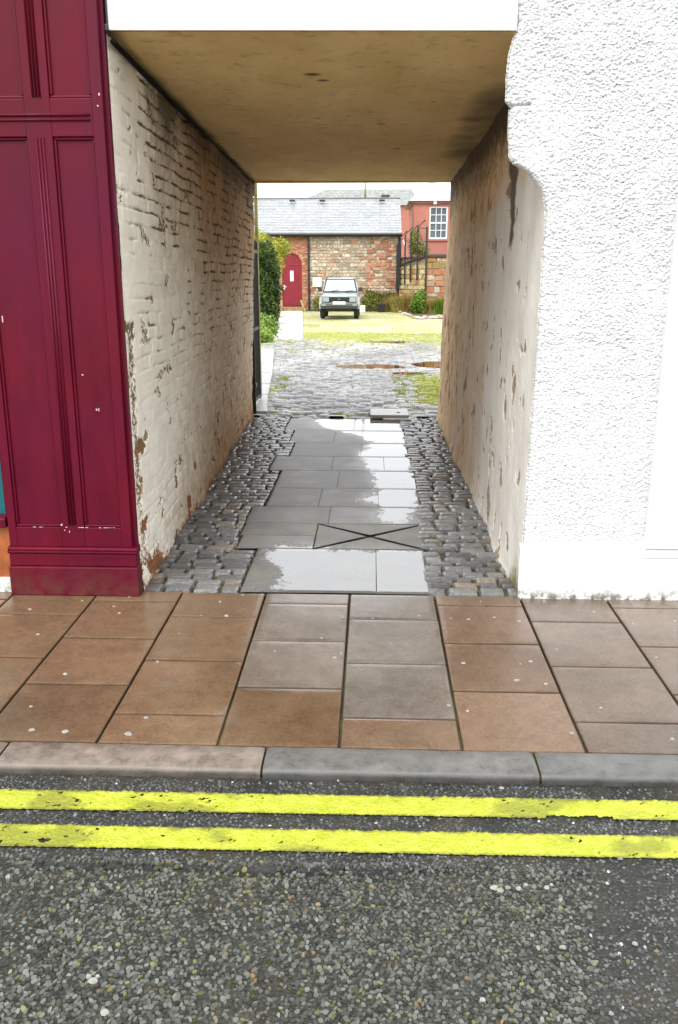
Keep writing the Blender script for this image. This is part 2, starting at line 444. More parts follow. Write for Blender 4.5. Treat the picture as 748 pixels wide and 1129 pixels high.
# stone chippings pressed into the tar
def chippings(x0, x1, y0, y1, sp, size, seed, keepfn, colfn, up=.0):
    r = np.random.default_rng(seed)
    gx = np.arange(x0, x1, sp); gy_ = np.arange(y0, y1, sp * .9)
    A, B = np.meshgrid(gx, gy_, indexing='ij')
    A = A + (np.arange(len(gy_)) % 2)[None, :] * sp / 2
    A = (A + (r.random(A.shape) - .5) * sp * .62).ravel(); B = (B + (r.random(B.shape) - .5) * sp * .62).ravel()
    k = keepfn(A, B, r); A, B = A[k], B[k]
    n = len(A)
    s = size * (.80 + .42 * r.random(n))
    ang = np.arange(6) * PI / 3
    rot = r.random(n) * 6.28; asp = .52 + .48 * r.random(n)
    rad = .72 + .50 * r.random((n, 6))
    lx = np.cos(ang)[None] * rad * s[:, None]; ly = np.sin(ang)[None] * rad * (s * asp)[:, None]
    px = lx * np.cos(rot)[:, None] - ly * np.sin(rot)[:, None]; py = lx * np.sin(rot)[:, None] + ly * np.cos(rot)[:, None]
    tx = (r.random(n) - .5) * .7; ty = (r.random(n) - .5) * .7
    h = size * (.14 + .30 * r.random(n)) + up
    f = .90
    top = np.stack([A[:, None] + px * f, B[:, None] + py * f, ZR + h[:, None] + (px * tx[:, None] + py * ty[:, None]) * f], -1)
    bot = np.stack([A[:, None] + px, B[:, None] + py, np.full((n, 6), ZR - .004)], -1)
    V = np.concatenate([top, bot], 1).reshape(-1, 3)
    base = (np.arange(n) * 12)[:, None]
    tops = base + np.arange(6)[None]
    sides = np.stack([base + np.arange(6), base + 6 + np.arange(6), base + 6 + (np.arange(6) + 1) % 6, base + (np.arange(6) + 1) % 6], -1).reshape(-1, 4)
    loops = np.concatenate([tops.ravel(), sides.ravel()]); sizes = np.concatenate([np.full(n, 6), np.full(len(sides), 4)])
    return fast_mesh('chips', V, loops, sizes, {'Col': np.repeat(colfn(A, B, r), 12, 0)})
def line_y(x, k):   # the two painted lines, bottom edge and width
    return (2.555 if k == 0 else 2.357) + .008 * (x) - .002 , (.118 if k == 0 else .118)
def in_line(x, y, m=0.):
    out = np.zeros(np.shape(x), bool)
    for k in (0, 1):
        b, w = line_y(x, k); out |= (y > b - m) & (y < b + w + m)
    return out
def keep_main(x, y, r):
    seam, patch, nk = road_zones(x, y)
    d = 1 - .97 * patch - .9 * np.clip(seam, 0, 1)
    d *= 1 - .30 * sstep(.52, .70, fbm(x * 2.4, y * 2.4, 9))
    return (r.random(x.shape) < d) & (y < 2.31) & ~in_line(x, y)
def col_main(x, y, r):
    n = len(x); g = .026 + .110 * r.random(n) ** 1.5
    c = np.stack([g * .98, g * 1.03, g * .88], -1) * (.8 + .5 * fbm(x * 1.5, y * 1.5, 41))[:, None]
    t = r.random(n); warm = fbm(x * 2.2, y * 2.2, 4)
    ol = t < (.05 + .30 * np.clip(warm - .45, 0, 1)); c[ol] *= np.array([1.25, 1.15, .55])
    br = t > .985; c[br] *= np.array([1.5, .95, .5])
    pale = (t > .90) & (t < .93); c[pale] *= 1.5
    return c
o = link('road_chippings', chippings(-2.3, 2.3, 1.35, 2.33, .0136, .0082, 1, keep_main, col_main), M_CHIPPING, road); o['kind'] = 'stuff'
def keep_fine(x, y, r):
    seam, patch, nk = road_zones(x, y)
    z = (y > 2.29) | (patch > .35)
    dens = np.where(y > 2.29, .62 * sstep(.3, .62, fbm(x * 5, y * 9, 6) + .12), .5 * sstep(.35, .7, fbm(x * 6, y * 6, 12) + .1))
    return z & (r.random(x.shape) < dens) & ~in_line(x, y, -.004) & (y < 2.75)
def col_fine(x, y, r):
    n = len(x); g = .05 + .09 * r.random(n) ** 1.6
    c = np.stack([g, g * 1.02, g * 1.03], -1); t = r.random(n); c[t > .975] *= 3.2
    return c
o = link('fine_chippings', chippings(-2.3, 2.3, 1.35, 2.76, .0115, .0062, 2, keep_fine, col_fine, -.0006), M_CHIPPING, road); o['kind'] = 'stuff'
# yellow lines
for k in (0, 1):
    nx, ny = 1500, 34
    U, Vv = np.meshgrid(np.linspace(-3, 3, nx), np.linspace(-.012, 1.012, ny), indexing='ij')
    b, w = line_y(U, k)
    Yv = b + w * Vv
    edge = np.minimum(Vv * w, (1 - Vv) * w)
    frm = fbm(U * 40, Yv * 40, 20 + k, 3); big = fbm(U * 5, Yv * 9, 24 + k, 4)
    wear = sstep(.016, .0, edge + (frm - .5) * .016)
    hole = (edge + (frm - .5) * .007 < .0003) | (fbm(U * 55, Yv * 70, 30 + k, 3) + .25 * (big - .5) > .81)
    if k == 0: hole |= (U > .60) & (U < .82) & (Yv < b + .012 + .03 * (fbm(U * 20, Yv * 20, 9) - .4))
    Zv = ZR + .0045 + .0018 * (voronoi(U * 75, Yv * 75, 3)[0] < .42) * frm * 2 + .001 * frm
    keep = ~(hole[:-1, :-1] | hole[1:, 1:])
    link('yellow_line', grid_mesh('yellow_line', np.stack([U, Yv, Zv], -1), {'wear': np.clip(wear * .85 + .6 * sstep(.50, .66, big), 0, .9)}, keep), M_YELLOW, road, True)
# pale paint splashes and litter flakes on the road, plus gum on the flags
def blobs(pts, seed, zfun, n=10, thick=.003):
    r = np.random.default_rng(seed); mb = MB()
    for (x, y, s, e) in pts:
        ph = r.random() * 6; ring = []
        for k in range(n):
            a = 2 * PI * k / n; q = s * (.75 + .5 * r.random())
            ring.append((x + q * math.cos(a) * e, y + q * math.sin(a)))
        z = zfun(x, y)
        lo = [mb.bm.verts.new((p[0], p[1], z)) for p in ring]; hi = [mb.bm.verts.new((x + (p[0] - x) * .75, y + (p[1] - y) * .75, z + thick)) for p in ring]
        for k in range(n): mb.bm.faces.new((lo[k], lo[(k + 1) % n], hi[(k + 1) % n], hi[k]))
        mb.bm.faces.new(hi)
    return mb
M_SPLASH = simple('pale_gum', (.27, .255, .23), .7, .3, 25)
def gz(px, py, z):
    F, CX, CY, Pt, YW, H = 958., 374., 564.5, math.radians(15.3), math.radians(2.15), 1.7
    u = (px - CX) / F; v = -(py - CY) / F
    f = (-math.sin(YW) * math.cos(Pt), math.cos(YW) * math.cos(Pt), -math.sin(Pt)); r_ = (math.cos(YW), math.sin(YW), 0)
    up = (-math.sin(YW) * math.sin(Pt), math.cos(YW) * math.sin(Pt), math.cos(Pt))
    d = [f[i] + u * r_[i] + v * up[i] for i in range(3)]; t = (z - H) / d[2]
    return d[0] * t, d[1] * t
sp = []
for (px, py, s) in [(545, 980, .010), (552, 983, .008), (560, 980, .006), (572, 981, .007), (580, 977, .005), (603, 980, .007), (608, 977, .004), (620, 1046, .007), (116, 1118, .009), (103, 1083, .010), (98, 1078, .006), (108, 1078, .005), (532, 1104, .006), (684, 948, .006), (373, 862, .004), (553, 870, .006), (700, 1042, .006)]:
    x, y = gz(px, py, ZR); sp.append((x, y, s, 1.4))
blobs(sp, 3, lambda x, y: ZR + .003, 9, .005).build('paint_splash', M_SPLASH, road)['kind'] = 'stuff'
M_RUST = simple('ochre_chip', (.45, .25, .05), .7)

# pavement: bed + separate flags with moulded edges
def pz(y): return -.022 + .022 * np.clip((y - 2.93) / 1.55, 0, 1)
pav = tag(MB().box(-60, 60, 2.925, 4.62, -.14, -.034).build('pavement', M_JOINT), kind='structure')
r = np.random.default_rng(21)
cols_x = [-2.89 + .4635 * k for k in range(13)]
def flag_pieces(rects, gap=.0038, res=12):
    Vs, L, C, RM = [], [], [], []; off = 0
    for (x0, x1, y0, y1, c) in rects:
        dzx, dzy, dz = (r.random(3) - .5) * np.array([.004, .004, .003])
        a = np.array([0, .006, .016] + list(np.linspace(.03, 1, 4)[:-1] * 0 + np.linspace(.08, .92, 3)) + [1 - .016, 1 - .006, 1])
        xs = x0 + gap + (x1 - x0 - 2 * gap) * a; ys = y0 + gap + (y1 - y0 - 2 * gap) * a
        XX, YY = np.meshgrid(xs, ys, indexing='ij')
        jx = np.minimum(a, 1 - a); d = np.minimum(jx[:, None], jx[None, :])
        drop = np.interp(d, [0, .006, .016], [.006, .0012, 0])
        jag = (fbm(XX * 30, YY * 30, 44) - .5) * .005
        edge = (d < .01)
        XX = XX + jag * edge; YY = YY + (fbm(XX * 30, YY * 30, 45) - .5) * .005 * edge
        ZZ = pz(YY) - drop + dz + dzx * (XX - x0) + dzy * (YY - y0)
        P_ = np.stack([XX, YY, ZZ], -1)
        n = len(a); idx = np.arange(n * n).reshape(n, n) + off
        L.append(np.stack([idx[:-1, :-1], idx[1:, :-1], idx[1:, 1:], idx[:-1, 1:]], -1).reshape(-1, 4))
        Vs.append(P_.reshape(-1, 3)); off += n * n
        # skirt
        per = list(idx[:, 0]) + list(idx[-1, 1:]) + list(idx[-2::-1, -1]) + list(idx[0, -2:0:-1])
        pts = P_.reshape(-1, 3)[[i - (off - n * n) for i in per]].copy(); pts[:, 2] -= .02
        lo = np.arange(len(per)) + off; off += len(per); Vs.append(pts)
        per = np.array(per)
        L.append(np.stack([per, np.roll(per, -1), np.roll(lo, -1), lo], -1)[:, ::-1])
        RM.append(np.concatenate([np.interp(d, [0, .008, .02], [1, .9, 0]).ravel(), np.ones(len(per))]))
        dirt = np.interp(d, [0, .006, .016, .08], [.42, .8, 1.0, 1.0]).ravel()
        C.append(np.concatenate([np.array(c)[None] * dirt[:, None], np.repeat(np.array(c)[None] * .2, len(per), 0)]))
    V = np.concatenate(Vs); Q = np.concatenate(L)
    return fast_mesh('flags', V, Q.ravel(), np.full(len(Q), 4), {'Col': np.concatenate(C), 'rim': np.concatenate(RM)})
rects = []
setA = [2.925, 3.15, 3.645, 4.155, 4.50]; setB = [2.925, 3.395, 3.875, 4.355, 4.50]
for k, x0 in enumerate(cols_x[:-1]):
    ys = setA if k % 2 == 0 else setB
    xm = x0 + .23
    for a, b in zip(ys, ys[1:]):
        base = np.array([.172, .106, .060]) if xm < -.1 else np.array([.170, .109, .070])
        grey = np.array([.15, .135, .12])
        t = .75 if -.56 < xm < -.09 and a > 3.3 else (.85 if -.09 < xm < .37 and a > 3.1 else (.45 if xm > .8 else .05))  # centre flags greyer: their wet reflection put into the base colour
        c = (base * (1 - t) + grey * t) * (.86 + .26 * r.random())
        rects.append((x0, x0 + .4635, a + (r.random() - .5) * .006, b, c))
o = link('flagstones', flag_pieces(rects), M_FLAG, pav); o.data.shade_smooth()
mod = o.modifiers.new('es', 'EDGE_SPLIT'); mod.split_angle = math.radians(50)
mb = MB(); mb.box(-60, -2.89, 2.93, 4.5, -.05, -.012); mb.box(cols_x[-1], 60, 2.93, 4.5, -.05, -.012)
me_o = mb.build('outer_flagstones', M_FLAG, pav)
_a = me_o.data.attributes.new('Col', 'FLOAT_COLOR', 'POINT'); _a.data.foreach_set('color', [.17, .1, .06, 1] * len(me_o.data.vertices))
gum = []
for (px, py, s) in [(33, 673, .011), (42, 700, .010), (126, 670, .008), (132, 677, .009), (143, 660, .006), (91, 664, .007), (72, 742, .009), (35, 802, .013), (72, 804, .014), (34, 777, .007), (142, 806, .015), (161, 789, .008), (174, 729, .009), (198, 699, .006), (250, 680, .012), (243, 665, .007), (268, 658, .008), (222, 680, .006), (355, 704, .009), (369, 725, .010), (318, 664, .008), (303, 718, .007), (411, 683, .007), (431, 710, .006), (448, 710, .006), (462, 680, .006), (378, 682, .008), (376, 720, .008), (495, 776, .009), (516, 782, .007), (511, 731, .011), (517, 684, .009), (545, 682, .008), (573, 686, .010), (530, 665, .005), (570, 749, .013), (585, 729, .009), (602, 753, .009), (574, 732, .005), (631, 806, .010), (614, 716, .005), (663, 779, .008), (655, 676, .008), (698, 689, .007), (724, 725, .009), (742, 812, .009), (600, 665, .008), (692, 746, .004), (497, 683, .006), (744, 686, .006)]:
    x, y = gz(px, py, -.01); gum.append((x, y, s * .92, 1.15))
blobs(gum, 5, lambda x, y: float(pz(np.array(y))) - .0005, 10, .0035).build('gum_spot', M_SPLASH, pav)['kind'] = 'stuff'

# kerb stones: rounded nose
def kerb_stone(x0, x1, c, seed):
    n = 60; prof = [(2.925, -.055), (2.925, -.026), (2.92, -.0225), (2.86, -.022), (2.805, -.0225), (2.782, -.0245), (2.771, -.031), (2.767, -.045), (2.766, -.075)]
    xs = np.linspace(x0 + .004, x1 - .004, n)
    Pk = np.zeros((n, len(prof), 3))
    for j, (yy, zz) in enumerate(prof):
        Pk[:, j, 0] = xs; Pk[:, j, 1] = yy + .012 * (xs) * 0 + .006 * (fbm(xs * 6, xs * 0 + j * .6, seed) - .5); Pk[:, j, 2] = zz + .004 * (fbm(xs * 8, xs * 0 + j * .5, seed + 1) - .5)
    e = np.minimum(np.arange(n), n - 1 - np.arange(n)); Pk[..., 2] -= (.004 * (e == 0))[:, None]
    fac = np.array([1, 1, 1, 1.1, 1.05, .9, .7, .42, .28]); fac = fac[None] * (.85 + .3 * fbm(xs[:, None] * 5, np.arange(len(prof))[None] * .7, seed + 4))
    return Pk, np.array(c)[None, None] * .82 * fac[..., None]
kr = None; cuts = [-5, -3.95, -2.75, -1.37, -.385, .617, 1.55, 2.6, 3.7, 5]
kerb = tag(MB().box(-60, 60, 2.79, 2.924, -.14, -.045).build('kerb', M_JOINT), kind='structure')
kc = [(.2, .16, .12), (.22, .17, .13), (.21, .16, .12), (.235, .19, .155), (.15, .145, .135), (.14, .14, .135), (.17, .15, .13), (.2, .16, .13), (.2, .17, .14)]
for k in range(len(cuts) - 1):
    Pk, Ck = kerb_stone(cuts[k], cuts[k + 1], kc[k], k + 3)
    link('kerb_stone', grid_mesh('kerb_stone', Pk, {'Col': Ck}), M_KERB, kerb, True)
mb = MB(); mb.box(-60, -5, 2.766, 2.925, -.07, -.024); mb.box(5, 60, 2.766, 2.925, -.07, -.024); mb.build('far_kerb', M_KERB, kerb)

# ------------------------------------------------------------------ passage floor
XL = lambda y: -1.285 - .031 * (y - 4.5)
XR = lambda y: .835 - .0 * y
passage = tag(MB().box(-1.7, 1.2, 4.5, 10.62, -.14, -.024).build('passage_floor', M_JOINT), kind='structure')
# centre slabs: rows (y0,y1, list of x cuts)
rows = [(4.515, 5.31, [-.72, .037, .345]),
        (5.31, 5.60, [-.86, -.37]), (5.60, 5.90, [-.88, -.37]),
        (5.90, 6.36, [-.89, -.30, .37]), (6.36, 6.95, [-.80, -.40, .06, .38]),
        (6.95, 7.62, [-.80, -.28, .38]), (7.62, 8.25, [-.92, -.36, .12, .37]), (8.25, 8.95, [-.79, -.10, .36]),
        (8.95, 9.7, [-.86, -.40, .36]), (9.7, 10.55, [-.98, -.2, .35])]
wet_streak = [(-.88, 10.7), (-.714, 10.9), (-.627, 9.96), (-.144, 9.39), (.005, 8.87), (-.128, 8.4), (-.035, 7.77), (.03, 7.2), (.067, 6.91), (-.063, 6.61), (.077, 6.34), (.009, 5.96), (.2, 5.85), (.3, 5.97), (.42, 6.92), (.44, 8.4), (.58, 10.0), (.5, 11.2), (-.6, 11.4)]  # outline of the wet streak through the passage
wet_front = [(-.60, 4.45), (.40, 4.45), (.40, 5.32), (-.2, 5.30), (-.35, 5.42), (-.62, 5.40), (-.72, 5.15), (-.56, 4.9), (-.50, 4.7)]
def in_poly(x, y, poly):
    c = np.zeros(x.shape, bool); n = len(poly)
    for i in range(n):
        x1, y1 = poly[i]; x2, y2 = poly[(i + 1) % n]
        cond = ((y1 > y) != (y2 > y)) & (x < (x2 - x1) * (y - y1) / (y2 - y1 + 1e-12) + x1)
        c ^= cond
    return c
def blur(a, n):
    for _ in range(n):
        p = np.pad(a, 1, mode='edge'); a = (p[:-2, 1:-1] + p[2:, 1:-1] + p[1:-1, :-2] + p[1:-1, 2:] + 4 * p[1:-1, 1:-1]) / 8
    return a
gxs = np.linspace(-1.6, 1.1, 271); gys = np.linspace(4.4, 10.8, 641)
GX, GY = np.meshgrid(gxs, gys, indexing='ij')
WET = blur((in_poly(GX, GY, wet_streak) | in_poly(GX, GY, wet_front)).astype(float), 260)
def wet_at(x, y):
    i = np.clip(np.round((x + 1.6) / .01).astype(int), 0, 270); j = np.clip(np.round((y - 4.4) / .01).astype(int), 0, 640)
    return WET[i, j]
def slab_mesh(quads, res=.035):
    Vs, L, C, W, T = [], [], [], [], []; off = 0
    for (c4, col, tool) in quads:
        c4 = [np.array(p, float) for p in c4]
        nu = max(4, int(np.linalg.norm(c4[1] - c4[0]) / res)); nv = max(4, int(np.linalg.norm(c4[3] - c4[0]) / res))
        a = np.concatenate([[0, .012], np.linspace(.06, .94, nu), [.988, 1]]); b = np.concatenate([[0, .012], np.linspace(.06, .94, nv), [.988, 1]])
        A, B = np.meshgrid(a, b, indexing='ij')
        XY = (c4[0] * ((1 - A) * (1 - B))[..., None] + c4[1] * (A * (1 - B))[..., None] + c4[2] * (A * B)[..., None] + c4[3] * ((1 - A) * B)[..., None])
        edge = (np.minimum(np.minimum(A, 1 - A), np.minimum(B, 1 - B)) < .005)
        z = -.001 - .0018 * edge + (RNG.random() - .5) * .002 + .002 * (fbm(XY[..., 0] * 5, XY[..., 1] * 5, 3) - .5)
        n, m = A.shape; idx = np.arange(n * m).reshape(n, m) + off
        L.append(np.stack([idx[:-1, :-1], idx[1:, :-1], idx[1:, 1:], idx[:-1, 1:]], -1).reshape(-1, 4))
        Vs.append(np.concatenate([XY, z[..., None]], -1).reshape(-1, 3)); off += n * m
        C.append(np.repeat(np.array(col)[None], n * m, 0)); W.append(wet_at(XY[..., 0], XY[..., 1]).ravel()); T.append(np.full(n * m, tool))
    V = np.concatenate(Vs); Q = np.concatenate(L)
    return fast_mesh('slabs', V, Q.ravel(), np.full(len(Q), 4), {'Col': np.concatenate(C), 'wet': np.concatenate(W), 'tool': np.concatenate(T)})
quads = []; g = .0014
for (y0, y1, xs) in rows:
    for a, b in zip(xs, xs[1:]):
        gcol = (.14 + .07 * RNG.random()) * np.array([1, 1.0, 1.0])
        tool = .9 if (y0 < 5.2 and b < .2) else (.5 if y0 < 5.8 and b < -.3 else 0.)
        quads.append(([(a + g, y0 + g), (b - g, y0 + g), (b - g, y1 - g), (a + g, y1 - g)], gcol, tool))
# cross-scored slab
x0, x1, y0, y1 = -.365, .36, 5.315, 5.895; cx, cy = (x0 + x1) / 2, (y0 + y1) / 2; q = .022
cc = (.135, .135, .13)
def tri_slab(p, a, b):   # quad with a collapsed short edge near the centre
    d = ((a[0] + b[0]) / 2 - p[0], (a[1] + b[1]) / 2 - p[1]); L_ = math.hypot(*d); t = (d[0] / L_ * q * 1.5, d[1] / L_ * q * 1.5)
    e = ((b[0] - a[0]), (b[1] - a[1])); eL = math.hypot(*e); e = (e[0] / eL * .004, e[1] / eL * .004)
    quads.append(([(a[0] + e[0] * 3, a[1] + e[1] * 3), (b[0] - e[0] * 3, b[1] - e[1] * 3), (p[0] + t[0] + e[0], p[1] + t[1] + e[1]), (p[0] + t[0] - e[0], p[1] + t[1] - e[1])], cc, 0.))
A_, B_, C_, D_ = (x0, y0), (x1, y0), (x1, y1), (x0, y1); ctr = (cx, cy)
tri_slab(ctr, A_, B_); tri_slab(ctr, B_, C_); tri_slab(ctr, C_, D_); tri_slab(ctr, D_, A_)
link('stone_slabs', slab_mesh(quads), M_SLAB, passage, True)
# setts either side
def setts():
    r = np.random.default_rng(31)
    def left_of_centre(y):
        for (a, b, xs) in rows:
            if a <= y < b: return xs[0], (.36 if 5.3 < y < 5.9 else xs[-1])
        return -1.0, .35
    u = np.array([-1, -.88, -.62, 0, .62, .88, 1]); UU, VV = np.meshgrid(u, u, indexing='ij')
    pu = np.array([0, .80, .97, 1, .97, .80, 0]); prof = np.minimum(pu[:, None], pu[None, :])
    Vs, L, C = [], [], []; off = 0; y = 4.51
    while y < 10.6:
        d = .085 + .03 * r.random(); ym = y + d / 2
        lc, rc = left_of_centre(ym)
        for (xa, xb) in ((XL(ym) - .03, lc - .002), (rc + .002, .87)):
            x = xa - r.random() * .05
            while x < xb - .03:
                w = .10 + .10 * r.random()
                if x + w > xb - .04: w = xb - x
                cxm = x + w / 2
                wob = (r.random(2) - .5) * .012
                ang = (r.random() - .5) * .09
                sx, sy = (w - .013) / 2, (d - .013) / 2
                jx = (1 + .07 * (r.random((7, 7)) - .5)); jy = (1 + .07 * (r.random((7, 7)) - .5))
                lx, ly = UU * sx * jx, VV * sy * jy
                px = cxm + wob[0] + lx * math.cos(ang) - ly * math.sin(ang); py = ym + wob[1] + lx * math.sin(ang) + ly * math.cos(ang)
                h = .013 + .007 * r.random(); tilt = (r.random(2) - .5) * .1
                pzv = -.022 + (h + .012) * prof ** .8 + .003 * (r.random((7, 7)) - .5) + tilt[0] * lx + tilt[1] * ly
                n = 7; idx = np.arange(49).reshape(7, 7) + off
                L.append(np.stack([idx[:-1, :-1], idx[1:, :-1], idx[1:, 1:], idx[:-1, 1:]], -1).reshape(-1, 4))
                Vs.append(np.stack([px, py, pzv], -1).reshape(-1, 3)); off += 49
                g = .075 + .11 * r.random(); c = np.array([g, g * 1.0, g * .98]) * (np.array([1.25, 1.02, .8]) if r.random() < .14 else 1)
                C.append(np.repeat(np.array(c)[None], 49, 0))
                x += w
        y += d
    V = np.concatenate(Vs); Q = np.concatenate(L)
    return fast_mesh('setts', V, Q.ravel(), np.full(len(Q), 4), {'Col': np.concatenate(C)})
o = link('cobblestones', setts(), M_SETT, passage)

# ------------------------------------------------------------------ courtyard
CY0 = 10.6
nx, ny = 330, 720
tX = np.linspace(-4.6, 4.2, nx); tY = CY0 + 16 * np.linspace(0, 1, ny) ** 1.15
X, Y = np.meshgrid(tX, tY, indexing='ij')
wx = X + .05 * (fbm(X * 3, Y * 3, 2) - .5); wy = Y + .08 * (fbm(X * 2, Y * 2, 5) - .5)
f1, f2, cid = voronoi(wx / .17, wy / .15, 3)
hh = sstep(.02, .28, f2 - f1)
big = fbm(X * .7, Y * .7, 6)
Z = -.022 + .030 * hh * (.4 + 1.1 * cid) + .05 * (big - .5) * sstep(CY0, CY0 + 1, Y) + (cid - .5) * .012
Z *= 1
moss = .62 * sstep(.30, .9, X) * sstep(1.7, 1.25, X) * sstep(11.0, 12.0, Y) * sstep(15.8, 14.5, Y) + .52 * sstep(17.5, 25, Y + 5 * (fbm(X * .7, Y * .35, 18) - .5)) + .42 * sstep(-1.25, -1.5, X - .0 * Y) * sstep(16, 13, Y) + .40 * np.exp(-((X + .35) / .25) ** 2 - ((Y - 10.85) / .25) ** 2)
moss = moss + .30 * sstep(.25, .0, f2 - f1) + .45 * (fbm(X * .9, Y * .5, 15) - .42)
mud = np.zeros_like(X)
for (a, b, sx, sy) in [(.0, 16.75, .85, .62), (1.22, 17.2, .55, .85), (.62, 15.6, .42, .36), (.45, 23.0, .75, .45)]:
    mud = np.maximum(mud, np.clip(1.15 - ((X - a) / sx) ** 2 - ((Y - b) / sy) ** 2, 0, 1) * (.75 + 1.1 * (fbm(X * 4, Y * 3, 12) - .3)))
g_ = (.17 + .2 * cid) * (.30 + 1.4 * fbm(X * 1.3, Y * .7, 14))
C = np.stack([g_ * 1.02, g_, g_ * .97], -1) * (.22 + .78 * hh)[..., None]
Z = np.where(mud > .45, .0, np.where(mud > .05, Z * .6 - .006, Z))
court = tag(link('courtyard', grid_mesh('courtyard', np.stack([X, Y, Z], -1), {'Col': C, 'moss': moss, 'mud': mud}), M_COURT, None, True), kind='structure')
def m_yard():
    n = N('mossy_gravel_yard')
    a = n.noise(1.0, 8, .75, stretch=(1, .30, 1)); b = n.noise(26, 5, .75, stretch=(1, .4, 1))
    col = n.mix(n.rng(a, .35, .62), (.40, .38, .27), (.42, .40, .15))
    col = n.mix(n.rng(n.noise(.6, 5), .45, .7), col, (.27, .30, .05))
    col = n.mix(n.rng(n.noise(.9, 7, .75, stretch=(1, .3, 1)), .52, .66), col, (.44, .43, .40))
    col = n.mix(n.rng(b, .54, .68, 0, .8), col, (.11, .11, .03))
    n.bump(b, .6, .02)
    return n.done(col, .75, 0, .4)
M_YARD = m_yard()
mb = MB()
P = np.zeros((60, 40, 3)); a, b = np.meshgrid(np.linspace(-16, 16, 60), np.linspace(26.55, 70, 40), indexing='ij')
P[..., 0] = a; P[..., 1] = b; P[..., 2] = -.012 + .05 * (fbm(a * .5, b * .5, 3) - .5) * (b > 27.5)
yard = tag(link('yard', grid_mesh('yard', P), M_YARD, None, True), kind='structure')
P2 = P.copy(); mb = MB(); mb.box(-16, -4.58, 10.6, 26.6, -.12, -.03); mb.box(4.18, 16, 10.6, 26.6, -.12, -.03); mb.build('yard_border', M_YARD, yard)
path = tag(MB().prism([(-2.66, 23.6), (-1.85, 23.6), (-3.30, 42.1), (-4.35, 42.1)], 'z', -.05, .03).build('garden_path', M_PATH, bev=.01), kind='structure')
# raised slab strip beyond the left wall
st = [(-1.60, 10.75), (-1.30, 10.75), (-1.44, 12.0), (-1.66, 14.4), (-1.73, 15.2), (-2.25, 20.2), (-2.62, 20.2), (-2.2, 15.0)]
foot = tag(MB().prism(st, 'z', -.05, .055).build('footway', M_STEPSTONE, bev=.015), kind='structure')
mb = MB()
for yy in (12.3, 13.6, 15.1, 16.8, 18.5):
    xa = -1.49 - .16 * (yy - 12.3) * .9
    mb.box(xa - .55, xa + .12, yy - .012, yy + .012, .053, .0565)
mb.build('slab_joint', M_JOINT, foot)
# grass tufts on the moss patches
def blades(pts, hmin, hmax, w, mat, name, parent=None, seed=3, lean=.35):
    r = np.random.default_rng(seed); n = len(pts); pts = np.asarray(pts)
    h = hmin + (hmax - hmin) * r.random(n); a = r.random(n) * 6.28; l = lean * h * (r.random(n) * 2 - 1)
    dx, dy = np.cos(a), np.sin(a); b = r.random(n) * 6.28
    p0 = pts + np.stack([dx * w, dy * w, np.zeros(n)], -1); p1 = pts - np.stack([dx * w, dy * w, np.zeros(n)], -1)
    mid = pts + np.stack([l * .35 * np.cos(b), l * .35 * np.sin(b), h * .6], -1); t = pts + np.stack([l * np.cos(b), l * np.sin(b), h], -1)
    m0 = mid + np.stack([dx * w * .7, dy * w * .7, np.zeros(n)], -1); m1 = mid - np.stack([dx * w * .7, dy * w * .7, np.zeros(n)], -1)
    V = np.stack([p0, p1, m0, m1, t], 1).reshape(-1, 3); base = (np.arange(n) * 5)[:, None]
    q = (base + np.array([0, 1, 3, 2])[None]).ravel(); tt = (base + np.array([2, 3, 4])[None]).ravel()
    me = fast_mesh(name, V, np.concatenate([q, tt]), np.concatenate([np.full(n, 4), np.full(n, 3)]), {'tint': np.repeat(r.random(n), 5)})
    return link(name, me, mat, parent)
pts = []
r = np.random.default_rng(8)
while len(pts) < 9000:
    x = r.random() * 4.8 - 2.4; y = 10.7 + r.random() * 15.5
    d = 0
    if .35 < x < 1.6 and 11.2 < y < 15.6: d = .85
    elif -1.6 < x < -1.2 and y < 15 and x > -1.3 - .16 * max(0, y - 12): d = .7
    elif -1.0 < x < .0 and 10.75 < y < 11.1: d = .5
    elif y > 19: d = .25
    if r.random() < d * sstep(.4, .6, float(fbm(np.array(x * 2.), np.array(y * 2.), 17))): pts.append((x, y, -.01))
for k in range(4500):
    x = r.random() * 7 - 3.2; y = 26.4 + 16 * r.random() ** 1.3
    if fbm(np.array(x * .9), np.array(y * .35), 19) > .50 and not (x < -1.8 - .08 * (y - 23.6) + .12): pts.append((x, y, -.005))
g = blades(pts, .012, .05, .006, M_LEAF_YEL, 'grass', None, 4); tag(g, 'short yellow green grass and moss between the courtyard cobbles', 'grass', kind='stuff')

# ------------------------------------------------------------------ shop building (left)
shop = empty('shop_building', (-2.2, 4.5, 0), label='maroon panelled shopfront with the whitewashed brick passage wall behind it', cat='shop')
SX, SY = -2.2, 4.5   # parent offset
def loc(mb_, dx=SX, dy=SY):
    for v in mb_.bm.verts: v.co.x -= dx; v.co.y -= dy
    return mb_
yb = 4.455   # face of the recessed panels
mb = MB()
mb.box(-1.955, -1.285, yb, 4.50, .0, 5.2)                             # backing board
def bar(x0, x1, z0, z1, proud=.022, bev=.004): mb.box(x0, x1, yb - proud, yb + .004, z0, z1, bev)
bar(-1.955, -1.912, .275, 5.2); bar(-1.665, -1.54, .275, 5.2, .0215); bar(-1.34, -1.285, .275, 5.2, .0225)
bar(-1.913, -1.664, 2.335, 2.505, .021); bar(-1.541, -1.339, 2.335, 2.505, .021)
bar(-1.913, -1.664, .275, .385, .021); bar(-1.541, -1.339, .275, .385, .021)
bar(-1.913, -1.664, 4.6, 5.2, .021); bar(-1.541, -1.339, 4.6, 5.2, .021)
mb.box(-1.2855, -1.266, yb + .01, 4.50, 0.0, 5.2)
loc(mb).build('pilaster', M_MAROON, shop)
